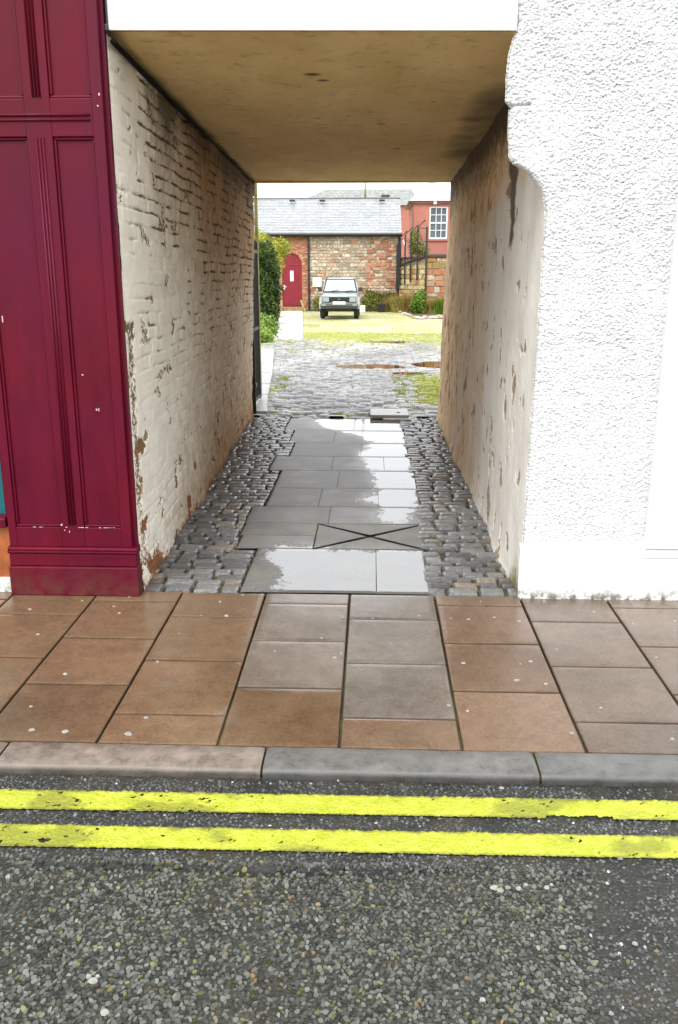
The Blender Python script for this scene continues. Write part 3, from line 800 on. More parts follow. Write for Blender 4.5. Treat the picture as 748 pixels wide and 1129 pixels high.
for (x0, x1) in ((-1.912, -1.665), (-1.54, -1.34)):
    for (z0, z1) in ((.385, 2.335), (2.505, 4.6)):
        mb = MB(); t = .014
        for (a, b, c, d) in ((x0, x1, z0, z0 + t), (x0, x1, z1 - t, z1), (x0, x0 + t, z0 + t, z1 - t), (x1 - t, x1, z0 + t, z1 - t)):
            mb.box(a + .0005, b - .0005, yb - .013, yb - .0005, c + .0005, d - .0005, .005, 2)
        loc(mb).build('panel_moulding', M_MAROON, shop)
for (z0, z1) in ((.40, 2.33), (2.51, 4.6)):
    mb = MB()
    for xx in (-1.618, -1.602, -1.586):
        mb.tube([(xx, yb - .0225, z0), (xx, yb - .0225, z1)], .0062, 8)
    loc(mb).build('reeded_moulding', M_MAROON, shop, True)
mb = MB()
mb.tube([(-1.955, yb - .024, 2.432), (-1.352, yb - .024, 2.432)], .0075, 8); mb.tube([(-1.955, yb - .024, 2.410), (-1.352, yb - .024, 2.410)], .0065, 8)
loc(mb).build('rail_moulding', M_MAROON, shop, True)
mb = MB(); mb.prism([(yb - .022, .238), (yb - .040, .240), (yb - .046, .250), (yb - .036, .256), (yb - .040, .264), (yb - .030, .272), (yb - .022, .275), (4.497, .275), (4.497, .238)], 'x', -1.963, -1.258)
loc(mb).build('base_moulding', M_MAROON, shop)
mb = MB(); mb.box(-1.960, -1.262, yb - .034, 4.498, .168, .237, .006); mb.box(-1.966, -1.255, yb - .044, 4.499, .0, .167, .007)
loc(mb).build('plinth', M_MAROON, shop)
# pale chips on the paint ledges
mb = MB()
rr = random.Random(4)
for k in range(15):
    x = -1.90 + rr.random() * .56; s = .004 + .006 * rr.random()
    mb.box(x - s, x + s, yb - .0235, yb - .0205, .3845, .3865 + .001 * rr.random())
for (x, z, w, h) in [(-1.88, 1.48, .0025, .016), (-1.66, .400, .004, .005), (-1.43, 1.02, .004, .005), (-1.418, 1.02, .002, .008), (-1.49, 1.2, .004, .003), (-1.30, 2.52, .003, .005), (-1.31, 2.47, .003, .003), (-1.645, .37, .003, .002), (-1.62, .362, .0015, .005)]:
    yy = yb - .0005 if (-1.54 < x < -1.34 or x < -1.665) else yb - .0228
    mb.box(x - w, x + w, yy - .0012, yy + .0005, z - h, z + h)
loc(mb).build('paint_chip', M_CHIP, shop)['kind'] = 'stuff'
# shop window to the left
mb = MB(); mb.box(-3.6, -1.969, 4.44, 4.58, .375, .43, .008); mb.box(-2.0, -1.957, 4.52, 4.58, .43, 3.0); mb.box(-3.6, -3.52, 4.49, 4.58, .43, 3.0); mb.box(-3.6, -1.957, 4.48, 4.6, 3.0, 3.5)
wf = loc(mb).build('window_frame', M_MAROON, shop, bev=.004)
mb = MB(); mb.box(-3.55, -1.99, 4.54, 4.56, .4, 3.02); loc(mb).build('window_glass', M_GLASSD, wf)
mb = MB(); mb.box(-3.6, -1.968, 4.47, 4.6, .085, .375); loc(mb).build('stall_riser', M_RISER, shop)
mb = MB(); mb.box(-3.6, -1.968, 4.455, 4.6, 0, .085, .004); loc(mb).build('stall_base', M_WHITE, shop)
mb = MB(); mb.box(-9, -3.6, 4.5, 10.6, 0, 6.5); mb.box(-3.6, -1.60, 4.62, 10.6, 0, 6.5); mb.box(-3.6, -1.3, 4.5, 4.62, 3.5, 6.5); mb.box(-1.6, -1.3, 4.62, 10.6, 2.95, 6.5)
loc(mb).build('upper_wall', M_WHITE, shop)
# painted brick passage wall
nu, nv = 860, 380
yy_ = np.linspace(4.502, 10.62, nu); zz_ = np.linspace(-.03, 2.86, nv)
Yg, Zg = np.meshgrid(yy_, zz_, indexing='ij')
base = (-1.273 + .002 * Zg) * (1 - (Yg - 4.5) / 6.1) + (-1.473 + .034 * Zg) * ((Yg - 4.5) / 6.1)
lump = (fbm(Yg * 1.3, Zg * 1.6, 40) - .5) * .05 + (fbm(Yg * 5, Zg * 6, 41) - .5) * .016
ch = .078
row = np.floor((Zg + .042 * (fbm(Yg * 2.6, Zg * 1.4, 47) - .5)) / ch); bz = (Zg + .042 * (fbm(Yg * 2.6, Zg * 1.4, 47) - .5)) / ch - row
bl = .235; s_ = (Yg + .02 * (fbm(Yg * 4, Zg * 4, 48) - .5)) / bl + (row % 2) * .5 + .13 * _T[row.astype(int) % 256, 3]; bi = np.floor(s_); by = s_ - bi
dz = np.minimum(bz, 1 - bz) * ch; dy = np.minimum(by, 1 - by) * bl
gr_h = 1 - sstep(.002, .012, dz + (fbm(Yg * 20, Zg * 25, 51) - .45) * .016); gr_v = 1 - sstep(.002, .010, dy + (fbm(Yg * 25, Zg * 25, 52) - .45) * .014)
rel = np.clip(.30 + .75 * sstep(.9, 1.9, Zg + .5 * (fbm(Yg * 1.1, Zg * 1.1, 55) - .5)) * sstep(4.75, 5.2, Yg) + .35 * (fbm(Yg * 2, Zg * 2, 56) - .5), .05, 1.1)
broken = .10 + 1.35 * sstep(.40, .62, fbm(Yg * 5, Zg * 6, 58))
groove = np.maximum(gr_h, gr_v * .75) * rel * broken
brk = (_T[(row.astype(int) * 7 + 3) % 256, bi.astype(int) % 256] - .5)
chip = fbm(Yg * 6, Zg * 9, 61, 5)
peel = .52 * sstep(.655, .73, chip)
lowp = np.exp(-np.clip(Zg, 0, 9) / .15); frontp = np.exp(-((Yg - 4.60) / .14) ** 2) * sstep(1.75, 1.35, Zg) * sstep(.1, .5, Zg)
peel = peel + .66 * lowp + .60 * frontp + .25 * (chip - .5) + .30 * sstep(.45, .2, Zg) * sstep(5.3, 4.8, Yg) * sstep(.4, .6, fbm(Yg * 6, Zg * 8, 63))
endp = sstep(10.15, 10.5, Yg); peel = peel + .22 * endp
soot_shade = .62 * np.exp(-((Zg - 2.8) / .28) ** 2) * sstep(4.7, 6.2, Yg) + .62 * sstep(1.1, 2.5, Zg) * sstep(4.85, 5.5, Yg) * fbm(Yg * 1.5, Zg * 1.5, 66) * 1.2 + .18 * lowp
stain_shade = .02 + .55 * sstep(4.8, 8.0, Yg + .8 * (fbm(Yg, Zg, 70) - .5)) + .32 * sstep(1.2, 2.4, Zg) * sstep(4.8, 5.6, Yg) + .35 * np.exp(-np.clip(Zg, 0, 9) / .35)  # dirt stain, with street light's falloff painted in: front kept white
pd = sstep(.50, .6, peel + .5 * (fbm(Yg * 22, Zg * 22, 72) - .5))
Xg = base + lump * (.25 + .75 * sstep(4.5, 5.0, Yg)) + .010 * brk * np.clip(rel, 0, 1) - .015 * groove - .006 * pd + .0025 * fbm(Yg * 60, Zg * 60, 73)
Xg = Xg + .05 * np.exp(-np.clip(Zg, 0, 9) / .12) * fbm(Yg * 3, Zg * 2, 75)
Pw = np.stack([Xg - SX, Yg - SY, Zg], -1)
link('passage_wall', grid_mesh('passage_wall', Pw, {'groove': groove, 'peel': peel, 'soot_shade': soot_shade, 'stain_shade': stain_shade}), M_LEFT, shop, True)

# ------------------------------------------------------------------ white building (right and over the passage)
wb = empty('white_building', (1.2, 4.5, 0), label='white roughcast house with smooth plinth right of and above the passage', cat='house')
WX, WY = 1.2, 4.5
def xb(z):
    pts = [(-.1, .818), (.0, .820), (.28, .822), (1.2, .832), (1.95, .840), (2.0, .838), (2.06, .826), (2.11, .803), (2.16, .764), (2.195, .715), (2.215, .668), (2.24, .650), (2.35, .640), (2.455, .640), (2.46, .655), (2.472, .640), (2.49, .622), (2.6, .618), (2.7, .626), (2.78, .648), (2.83, .66), (6, .66)]
    a = np.array(pts); return np.interp(z, a[:, 0], a[:, 1])
# roughcast front
nxr, nzr = 300, 940
xx = np.linspace(.6, 1.50, nxr); zz = np.linspace(.285, 3.55, nzr)
Xr, Zr = np.meshgrid(xx, zz, indexing='ij')
f1, f2, cid = voronoi(Xr / .0125 + .8 * fbm(Xr * 30, Zr * 30, 80), Zr / .0105 + .8 * fbm(Xr * 30, Zr * 30, 81), 9)
f1b, f2b, cidb = voronoi(Xr / .026, Zr / .022, 19)
h = np.clip(1 - f1 * 1.25, 0, 1) * (.35 + .65 * cid) * (.7 + .4 * sstep(.3, .6, fbm(Xr * 12, Zr * 12, 82)))
h = h * .75 + .25 * np.clip(1 - f1b * 1.2, 0, 1) * cidb
sm = sstep(.40, .29, Zr) * .3
D = .0165 * h * (1 - sm) + .006 * (fbm(Xr * 3, Zr * 3, 84) - .5)
crack = np.exp(-((Zr - (2.470 + .045 * (Xr - .62))) / .006) ** 2) * (Xr < .74)
edge = xb(Zr); rnd = np.clip((edge + .03 - Xr) / .03, 0, 1)
Yr = 4.5 - D + .018 * crack + .02 * rnd ** 2
keepv = (Xr >= edge - .004)
keep = keepv[:-1, :-1] & keepv[1:, 1:]
Pw = np.stack([np.maximum(Xr, edge - .004) - WX, Yr - WY, Zr - .0065 * h * (1 - sm)], -1)
link('roughcast_wall', grid_mesh('roughcast_wall', Pw, {'h': h}, keep), M_ROUGHCAST, wb, True)
mb = MB(); mb.box(1.46, 1.72, 4.455, 4.52, .292, 3.4, .006); mb.box(1.72, 2.6, 4.49, 4.52, .292, 1.0)
loc(mb, WX, WY).build('window_surround', M_WHITE, wb)
# plinth with slight waviness
nxp, nzp = 160, 50
a, b = np.meshgrid(np.linspace(.808, 2.6, nxp), np.linspace(-.03, .30, nzp), indexing='ij')
Yp = 4.468 + .006 * (fbm(a * 4, b * 6, 90) - .5) + .03 * sstep(.275, .30, b) ** 2 + .004 * (fbm(a * 30, b * 30, 91) - .5) * sstep(.08, .0, b) * 3
Yp = Yp + .03 * (np.clip((.835 - a) / .025, 0, 1)) ** 2 + .012 * np.exp(-((b - .232) / .004) ** 2) * (a > 1.47)
link('plinth', grid_mesh('plinth', np.stack([a - WX, Yp - WY, b], -1)), M_WHITE, wb, True)
mb = MB(); mb.box(1.1, 2.62, 4.49, 4.62, -.05, .29); mb.box(.88, 1.5, 4.53, 4.62, .0, 2.0); mb.box(.70, 1.5, 4.53, 4.62, 2.3, 6.5); mb.box(1.5, 9, 4.505, 4.62, 1.0, 6.5); mb.box(2.6, 9, 4.506, 4.62, 0, 1.0)
mb.box(1.10, 9, 4.62, 10.6, 0, 6.5); mb.box(-1.3, 1.1, 4.56, 10.6, 2.95, 6.5); mb.box(.70, 1.5, 4.51, 4.53, 3.55, 6.5)
loc(mb, WX, WY).build('house_wall', M_WHITE, wb)
# smooth lintel band
mb = MB(); mb.prism([(-1.262, 2.806), (.655, 2.787), (.655, 6.5), (-1.262, 6.5)], 'y', 4.49, 4.56)
loc(mb, WX, WY).build('lintel', M_WHITE, wb, bev=.004)
mb = MB(); mb.tube([(-1.277, 4.485, 2.80), (-1.277, 4.485, 6.5)], .010); mb.tube([(-1.256, 4.484, 2.815), (-1.256, 4.484, 6.5)], .0055); mb.box(-1.285, -1.25, 4.475, 4.50, 2.80, 2.83, .004)
loc(mb, WX, WY).build('downpipe', M_BLACK, wb)
# gable / roof so that the block has a top
mb = MB(); mb.prism([(4.3, 6.45), (10.8, 6.45), (7.55, 9.2)], 'x', -9.2, 9.2); loc(mb, WX, WY).build('roof', M_SLATE, wb)
# right passage wall (plaster)
nu, nv = 760, 400
yy_ = np.linspace(4.502, 10.62, nu); zz_ = np.linspace(-.03, 2.86, nv)
Yg, Zg = np.meshgrid(yy_, zz_, indexing='ij')
t = (Yg - 4.5) / 6.1
straight = (.822 + .006 * Zg) * (1 - t) + (.822 + .019 * Zg) * t
bul = np.maximum(0, (.822 + .006 * Zg) - xb(Zg)); neg = np.minimum(0, (.822 + .006 * Zg) - xb(Zg))
wl = fbm(Zg * 2.2, Zg * 0 + 3, 95)
fade = 1 - sstep(4.52, 4.85, Yg)
hi = np.clip(.19 * sstep(1.95 - .02 * (Yg - 4.5), 2.25, Zg), 0, .19)
bul2 = bul
Xg = straight - bul2 * fade - neg * fade
Xg = Xg + (fbm(Yg * 1.1, Zg * 1.3, 96) - .5) * .035 * sstep(4.5, 5.2, Yg) + (fbm(Yg * 6, Zg * 5, 97) - .5) * .012 + .003 * (fbm(Yg * 40, Zg * 40, 98) - .5)
Xg = Xg - .05 * np.exp(-np.clip(Zg, 0, 9) / .15) * fbm(Yg * 2.5, Zg * 2, 99) * sstep(4.5, 5.2, Yg)
chip = fbm(Yg * 9, Zg * 7, 101, 5); reg = fbm(Yg * 1.2, Zg * .9, 102)
peel = .58 * sstep(.63, .70, chip + .25 * (reg - .5)) * sstep(4.6, 4.8, Yg) + .25 * (chip - .5)
crk = np.exp(-((Zg - (1.18 + .25 * (Yg - 5.6) * .35 + .06 * np.sin(Yg * 5))) / .02) ** 2) * (Yg > 5.3) * (Yg < 8.2) * sstep(.42, .55, fbm(Yg * 6, Zg * 6, 103)); peel = peel + .42 * crk
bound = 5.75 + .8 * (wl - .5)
soot_shade = .55 * sstep(2.05, 2.5, Zg + .25 * (fbm(Yg * 2.5, Zg * 2.5, 108) - .5)) * sstep(4.6, 4.8, Yg) + .85 * np.exp(-((Yg - bound) / .13) ** 2) * sstep(1.55, 1.9, Zg) * sstep(.3, .55, fbm(Yg * 3, Zg * 2.2, 104) + .1) + .5 * np.exp(-((Zg - 2.80) / .2) ** 2) * sstep(4.9, 5.8, Yg) + .5 * sstep(9.9, 10.5, Yg) * fbm(Yg * 8, Zg * 3, 105) + .25 * np.exp(-np.clip(Zg, 0, 9) / .1) * sstep(6, 8, Yg)  # soot, plus the wavy shadow past the bulge painted in dark
stain_shade = .0 + .55 * sstep(5.6, 7.6, Yg + 1.1 * (fbm(Yg * .9, Zg * .8, 107) - .5) + .25 * (Zg - 1)) + .35 * sstep(8, 10, Yg) + .6 * sstep(2.0, 2.4, Zg) * sstep(4.6, 4.8, Yg)  # dirt stain; the street-lit front zone is painted whiter
moss = 1.0 * np.exp(-np.clip(Zg, 0, 9) / .20) * np.exp(-((Yg - 4.66) / .20) ** 2)
pd = sstep(.5, .62, peel + .35 * (fbm(Yg * 22, Zg * 10, 106) - .5))
Xg = Xg + .006 * pd
link('passage_wall', grid_mesh('passage_wall', np.stack([Xg - WX, Yg - WY, Zg], -1), {'peel': peel, 'soot_shade': soot_shade, 'stain_shade': stain_shade, 'moss': moss}, None, True), M_RIGHT, wb, True)
# ceiling
nu, nv = 160, 300
a, b = np.meshgrid(np.linspace(-1.6, 1.05, nu), np.linspace(4.494, 10.62, nv), indexing='ij')
zc = 2.792 - .0105 * (b - 4.5) - .008 * (a + .3) + .010 * (fbm(a * 2, b * 1.2, 110) - .5)
soot_shade = .75 * np.exp(-((a + 1.30 + .025 * (b - 4.5)) / .10) ** 2) + .35 * np.exp(-((b - 4.5) / .25) ** 2) * fbm(a * 3, b * 3, 111) + .55 * sstep(.45, .75, a) * sstep(5.0, 6.2, b) * sstep(9.8, 8.2, b)  # darkens both side edges and the street end; spots and joint follow
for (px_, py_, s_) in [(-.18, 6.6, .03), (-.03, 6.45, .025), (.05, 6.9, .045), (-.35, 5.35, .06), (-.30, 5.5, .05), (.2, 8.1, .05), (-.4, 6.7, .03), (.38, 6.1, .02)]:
    soot_shade = np.maximum(soot_shade, 1.0 * np.exp(-((a - px_) / s_) ** 2 - ((b - py_) / (s_ * .7)) ** 2))
soot_shade = np.maximum(soot_shade, .5 * np.exp(-((b - 7.6 - .05 * np.sin(a * 3)) / .012) ** 2)); soot_shade = soot_shade + .5 * (fbm(a * 2.5, b * 2.5, 112) - .45)
link('ceiling', grid_mesh('ceiling', np.stack([a - WX, b - WY, zc], -1), {'soot_shade': soot_shade}, None, True), M_CEIL, wb, True)
mb = MB(); mb.box(-1.70, 1.15, 4.53, 10.6, 2.83, 2.94); loc(mb, WX, WY).build('floor_slab', M_CEIL, wb)
mb = MB(); mb.box(-1.6, 1.1, 10.58, 10.66, 2.715, 2.95); loc(mb, WX, WY).build('rear_lintel', M_CEIL, wb)

# cable along the ceiling corner
pts = [(-1.246 - .022 * (y - 4.5) + .006 * math.sin(y * 3.1), y, 2.772 - .0105 * (y - 4.5) - .01 * abs(math.sin(y * 1.7))) for y in np.linspace(4.51, 10.55, 40)]
tag(MB().tube(pts, .013, 8).build('cable', M_TAR, None, True), 'thick black cable running along the top left corner of the passage ceiling', 'cable')

# ------------------------------------------------------------------ things at the far end of the passage
gate = empty('iron_gate', (-1.455, 10.72, 0), label='black iron gate folded open against the left end of the passage', cat='gate')
mb = MB(); mb.tube([(0, 0, .01), (0, 0, 2.68)], .024, 10); mb.build('hinge_post', M_BLACK, gate, True)
mb = MB(); mb.box(-.075, -.045, .06, 1.0, .10, .14); mb.box(-.075, -.045, .06, 1.0, 1.0, 1.04); mb.box(-.075, -.045, .06, 1.0, 1.96, 2.0); mb.box(-.078, -.042, .03, .07, .08, 2.1); mb.box(-.078, -.042, .98, 1.02, .08, 2.1)
fr = mb.build('gate_frame', M_BLACK, gate)
mb = MB()
for k in range(8): mb.tube([(-.06, .16 + k * .11, .12), (-.06, .16 + k * .11, 2.12)], .009, 6)
mb.build('gate_bars', M_BLACK, gate)
for z in (.35, 1.7):
    MB().box(-.08, .03, -.03, .09, z, z + .05, .005).build('hinge', M_BLACK, gate)
lamp = empty('junction_box', (-1.488, 10.95, 2.12), label='small white box on a bracket beside the top of the iron gate', cat='box')
MB().box(-.045, .03, -.05, .05, 0, .15, .008).build('casing', M_PLASTICW, lamp)
MB().box(-.12, -.044, -.02, .02, .05, .09).build('bracket', M_BLACK, lamp)
post = tag(MB().box(-1.585, -1.545, 12.16, 12.22, 0, 2.95, .006).build('timber_post', M_WOOD), 'slim mossy timber post standing just beyond the iron gate', 'post')
# raised slab over a drain
sl = empty('drain_cover', (.22, 10.72, .0), label='pale grey stone slab lying proud of the cobbles at the passage exit', cat='drain cover')
MB().box(-.235, .235, -.22, .30, .008, .052, .008).build('slab', M_STEPSTONE, sl)
MB().tube([(.11, -.02, .05), (.11, -.02, .056)], .022, 10).build('lifting_hole', M_TAR, sl)
MB().box(-.08, .25, -.34, -.235, -.01, .02, .006).build('packing_stone', M_STEPSTONE, sl)

# ------------------------------------------------------------------ foliage
def leaf_cloud(name, blobs_, n, size, mat, parent, seed, squash=1., shell=.55, up=.0):
    r = np.random.default_rng(seed); w = np.array([b[3] * b[4] * b[5] for b in blobs_]); w = w / w.sum()
    k = r.choice(len(blobs_), n, p=w); B = np.array(blobs_)[k]
    d = r.normal(size=(n, 3)); d /= np.linalg.norm(d, axis=1)[:, None]
    rad = (shell + (1 - shell) * r.random(n)) ** .6 * (1 + .16 * (r.random(n) - .5))
    ph = 1 + .22 * np.sin(d[:, 0] * 5 + d[:, 2] * 7 + B[:, 0] * 9) * np.sin(d[:, 1] * 6 + 3)
    p = B[:, :3] + d * B[:, 3:6] * (rad * ph)[:, None]
    nrm = d * .7 + r.normal(size=(n, 3)) * .6; nrm[:, 2] += .25; nrm /= np.linalg.norm(nrm, axis=1)[:, None]
    t = np.cross(nrm, r.normal(size=(n, 3))); t /= np.linalg.norm(t, axis=1)[:, None] + 1e-9; b = np.cross(nrm, t)
    s = size * (.6 + .8 * r.random(n))[:, None]
    V = np.stack([p - t * s, p + b * s * .5 + nrm * s * .12, p + t * s, p - b * s * .5 + nrm * s * .12], 1).reshape(-1, 3)
    tint = np.clip(.42 + .35 * r.normal(size=n) + .3 * np.sin(p[:, 0] * 4 + p[:, 2] * 3.3 + p[:, 1] * 3.7), 0, 1)
    me = fast_mesh(name, V, np.arange(n * 4), np.full(n, 4), {'tint': np.repeat(tint, 4)})
    return link(name, me, mat, parent)
def stems(parent, pts, r0, mat=None, name='stem'):
    mb = MB()
    for (a, b) in pts: mb.tube([a, tuple((np.array(a) + np.array(b)) / 2 + np.array([.02, .03, 0])), b], [r0, r0 * .8, r0 * .4], 6)
    return mb.build(name, mat or M_TWIG, parent, True)
# conifer hedge column
h = empty('conifer', (-3.70, 31, 0), label='tall dark green clipped conifer left of the maroon arched door', cat='tree')
bl = [(0, 0, .55, .50, .75, .6), (.02, 0, 1.2, .52, .75, .7), (0, .05, 1.8, .50, .72, .65), (-.05, 0, 2.35, .40, .6, .5), (.14, .1, .9, .3, .5, .6), (.16, -.05, 1.6, .26, .5, .5)]
leaf_cloud('crown', bl, 9000, .055, M_LEAF_DARK, h, 1)
stems(h, [((0, 0, 0), (0, 0, 2.2)), ((.1, .1, .2), (.3, .2, 1.3)), ((-.1, 0, .2), (-.3, .1, 1.4))], .06, None, 'trunk')
h = empty('golden_shrub', (-4.0, 36.0, 0), label='bright golden shrub spreading above and behind the dark conifer', cat='shrub')
bl = [(-.2, 0, 2.2, .7, .7, .65), (.25, 0, 2.75, .50, .6, .42), (-.5, 0, 2.9, .5, .6, .5), (-.12, 0, 1.7, .36, .5, .6), (-.15, -.1, .95, .30, .5, .7), (-.5, 0, 1.2, .6, .7, .8), (.42, 0, 2.62, .34, .4, .28)]
leaf_cloud('crown', bl, 5200, .06, M_LEAF_YEL, h, 2, shell=.3)
stems(h, [((0, 0, 0), (.2, 0, 2.6)), ((-.1, .1, 0), (-.5, .2, 2.8)), ((.1, -.1, 0), (.1, -.1, 1.8)), ((0, 0, .8), (-.1, .1, 2.9))], .035)
h = empty('low_shrub', (-2.92, 23.3, 0), label='upper of two low bushes at the conifer foot, mid green', cat='shrub', group='low bushes beside the garden path')
leaf_cloud('foliage', [(.0, .6, .42, .30, .35, .25), (.12, .6, .28, .3, .3, .22)], 1500, .04, M_LEAF_LIME, h, 3)
stems(h, [((0, .6, 0), (.05, .6, .4)), ((0, .6, 0), (.2, .65, .35))], .012)
h = empty('low_shrub', (-2.86, 22.6, 0), label='lower rounded bush nearest the footway, bright light green', cat='shrub', group='low bushes beside the garden path')
leaf_cloud('foliage', [(.0, 0, .20, .30, .3, .20), (.16, 0, .13, .2, .25, .15), (-.2, 0, .2, .25, .3, .2)], 1800, .035, M_LEAF_LIME, h, 4)
stems(h, [((0, 0, 0), (.05, 0, .25)), ((0, 0, 0), (-.2, .05, .22))], .012)

# ------------------------------------------------------------------ stone walls
def stone_wall(x0, x1, z0, z1, y, palette, seed, hr=(.12, .26), wr=(.18, .6), hole=None, axis='x', gap=.012, face=-1):
    """coursed rubble; each stone a bevelled block proud of the mortar"""
    r = np.random.default_rng(seed); Vs, L, C = [], [], []; off = 0; z = z0
    while z < z1 - .02:
        hgt = min(hr[0] + (hr[1] - hr[0]) * r.random(), z1 - z)
        if z1 - z - hgt < .08: hgt = z1 - z
        x = x0
        while x < x1 - .01:
            w = wr[0] + (wr[1] - wr[0]) * r.random() ** 1.5
            if x + w > x1 - .1: w = x1 - x
            xa, xb_, za, zb = x + gap, x + w - gap, z + gap, z + hgt - gap
            x += w
            if hole is not None and hole((xa + xb_) / 2, (za + zb) / 2): continue
            pr = .012 + .035 * r.random(); bv = .02
            j = lambda s=.02: (r.random() - .5) * 2 * s
            o4 = [(xa + j(), za + j()), (xb_ + j(), za + j()), (xb_ + j(), zb + j()), (xa + j(), zb + j())]
            cxm, czm = (xa + xb_) / 2, (za + zb) / 2
            i4 = [(cxm + (p[0] - cxm) * (1 - bv * 2 / max(w, .1)), czm + (p[1] - czm) * (1 - bv * 2 / max(hgt, .08))) for p in o4]
            for (pl, d) in ((o4, .0), (i4, pr)):
                for p in pl:
                    dd = d + (j(.008) if d else -.01)
                    Vs.append((p[0], y + face * dd, p[1]) if axis == 'x' else (y + face * dd, p[0], p[1]))
            b = off; off += 8
            for k in range(4): L.append((b + k, b + (k + 1) % 4, b + 4 + (k + 1) % 4, b + 4 + k))
            L.append((b + 4, b + 5, b + 6, b + 7))
            C += [palette(cxm, czm, r)] * 8
        z += hgt
    L = np.array(L)
    if (axis == 'x') != (face < 0): L = L[:, ::-1]
    return fast_mesh('stones', np.array(Vs), L.ravel(), np.full(len(L), 4), {'Col': np.array(C)})
PAL = np.array([(.44, .37, .27), (.38, .27, .19), (.36, .15, .085), (.47, .42, .34), (.27, .24, .20), (.50, .33, .22), (.40, .19, .11)])
def pal_rubble(x, z, r):
    p = np.array([.30, .14, .03, .34, .15, .03, .01])
    red = sstep(-.9, .1, np.array(x + .6 * (float(fbm(np.array(x * 1.3), np.array(z * 1.3), 3)) - .5))) * (1 - sstep(1.6, .2, np.array(z))*.6)
    red = max(float(red), .75 * (float(fbm(np.array(x * .9 + 3), np.array(z * 1.1), 7)) > .62))
    q = np.array([.05, .2, .36, .06, .05, .12, .16]); p = p * (1 - red) + q * red
    c = PAL[r.choice(7, p=p / p.sum())] * (.8 + .45 * r.random())
    if z < .5 and r.random() < .5: c = c * np.array([.75, .85, .5])
    return c
def pal_red(x, z, r):
    return np.array([(.36, .145, .075), (.42, .19, .10), (.33, .16, .09), (.45, .26, .16)][r.integers(4)]) * (.85 + .35 * r.random())

barn = empty('stone_barn', (-2.0, 43, 0), label='long stone outbuilding with pale slate roof and maroon arched door', cat='outbuilding')
BX, BY = -2.0, 43.0
dxc, dhw, zs, zt = -3.86, .47, 2.12, 2.66       # door centre, half width, springing, crown
def in_door(x, z, m=0.0):
    if abs(x - dxc) > dhw + m or z < .1: return False
    if z < zs: return True
    return ((x - dxc) / (dhw + m)) ** 2 + ((z - zs) / (zt - zs + m)) ** 2 < 1
me = stone_wall(-3.03 - BX, 1.26 - BX, 0, 3.56, 0, lambda x, z, r: pal_rubble(x + BX, z, r), 5, (.07, .19), (.10, .42))
link('rubble_wall', me, M_STONE, barn)
me = stone_wall(-9 - BX, -3.05 - BX, 0, 3.56, 0, lambda x, z, r: pal_red(x + BX, z, r), 6, (.075, .085), (.2, .26), hole=lambda x, z: in_door(x + BX, z, .17), gap=.006)
link('brick_wall', me, M_STONE, barn)
# voussoir surround
mb = MB(); me_v = []
Vs, L, C = [], [], []; off = 0; rr = np.random.default_rng(9)
def vous(poly):
    global off
    c = pal_red(0, 0, rr)
    for d in (-.01, .035):
        for p in poly: Vs.append((p[0] - BX, -d, p[1]))
    b = off; off += 8
    for k in range(4): L.append((b + k, b + (k + 1) % 4, b + 4 + (k + 1) % 4, b + 4 + k))
    L.append((b + 4, b + 5, b + 6, b + 7)); C.extend([c] * 8)
nb = 15
for k in range(nb):
    a0, a1 = PI - PI * k / nb - .02, PI - PI * (k + 1) / nb + .02
    pt = lambda a, m: (dxc + (dhw + m) * math.cos(a), zs + (zt - zs + m) * math.sin(a))
    vous([pt(a0, .02), pt(a1, .02), pt(a1, .17), pt(a0, .17)])
z = .2
while z < zs - .05:
    hgt = .16
    for sx in (-1, 1):
        x1, x2 = dxc + sx * (dhw + .02), dxc + sx * (dhw + .17)
        vous([(min(x1, x2), z + .006), (max(x1, x2), z + .006), (max(x1, x2), z + hgt - .006), (min(x1, x2), z + hgt - .006)])
    z += hgt
me = fast_mesh('surround', np.array(Vs), np.array(L).ravel(), np.full(len(L), 4), {'Col': np.array(C)})
link('door_surround', me, M_STONE, barn)
# mortar backing and body of the barn
mb = MB(); mb.box(-3.04, 1.27, 43.0, 43.3, 0, 3.58); loc(mb, BX, BY).build('mortar_backing', M_BRICKBASE, barn)
mb = MB(); mb.box(-9, -4.33, 43.0, 43.3, 0, 3.58); mb.box(-3.39, -3.041, 43.0, 43.3, 0, 3.58); mb.box(-4.33, -3.39, 43.0, 43.3, 2.70, 3.58); mb.box(-9, 1.27, 47.9, 48.2, 0, 3.58); mb.box(-9, -8.8, 43.3, 47.9, 0, 3.58); mb.box(1.07, 1.27, 43.3, 47.9, 0, 3.58)
mb.prism([(43.2, 3.58), (48.2, 3.58), (46.4, 5.15)], 'x', 1.07, 1.265); mb.prism([(43.2, 3.58), (48.2, 3.58), (46.4, 5.15)], 'x', -9, -8.8)
arch = [(-4.33, 2.0), (-4.33, 2.71), (-3.39, 2.71), (-3.39, 2.0)] 
loc(mb, BX, BY).build('backing_wall', M_REDMORTAR, barn)
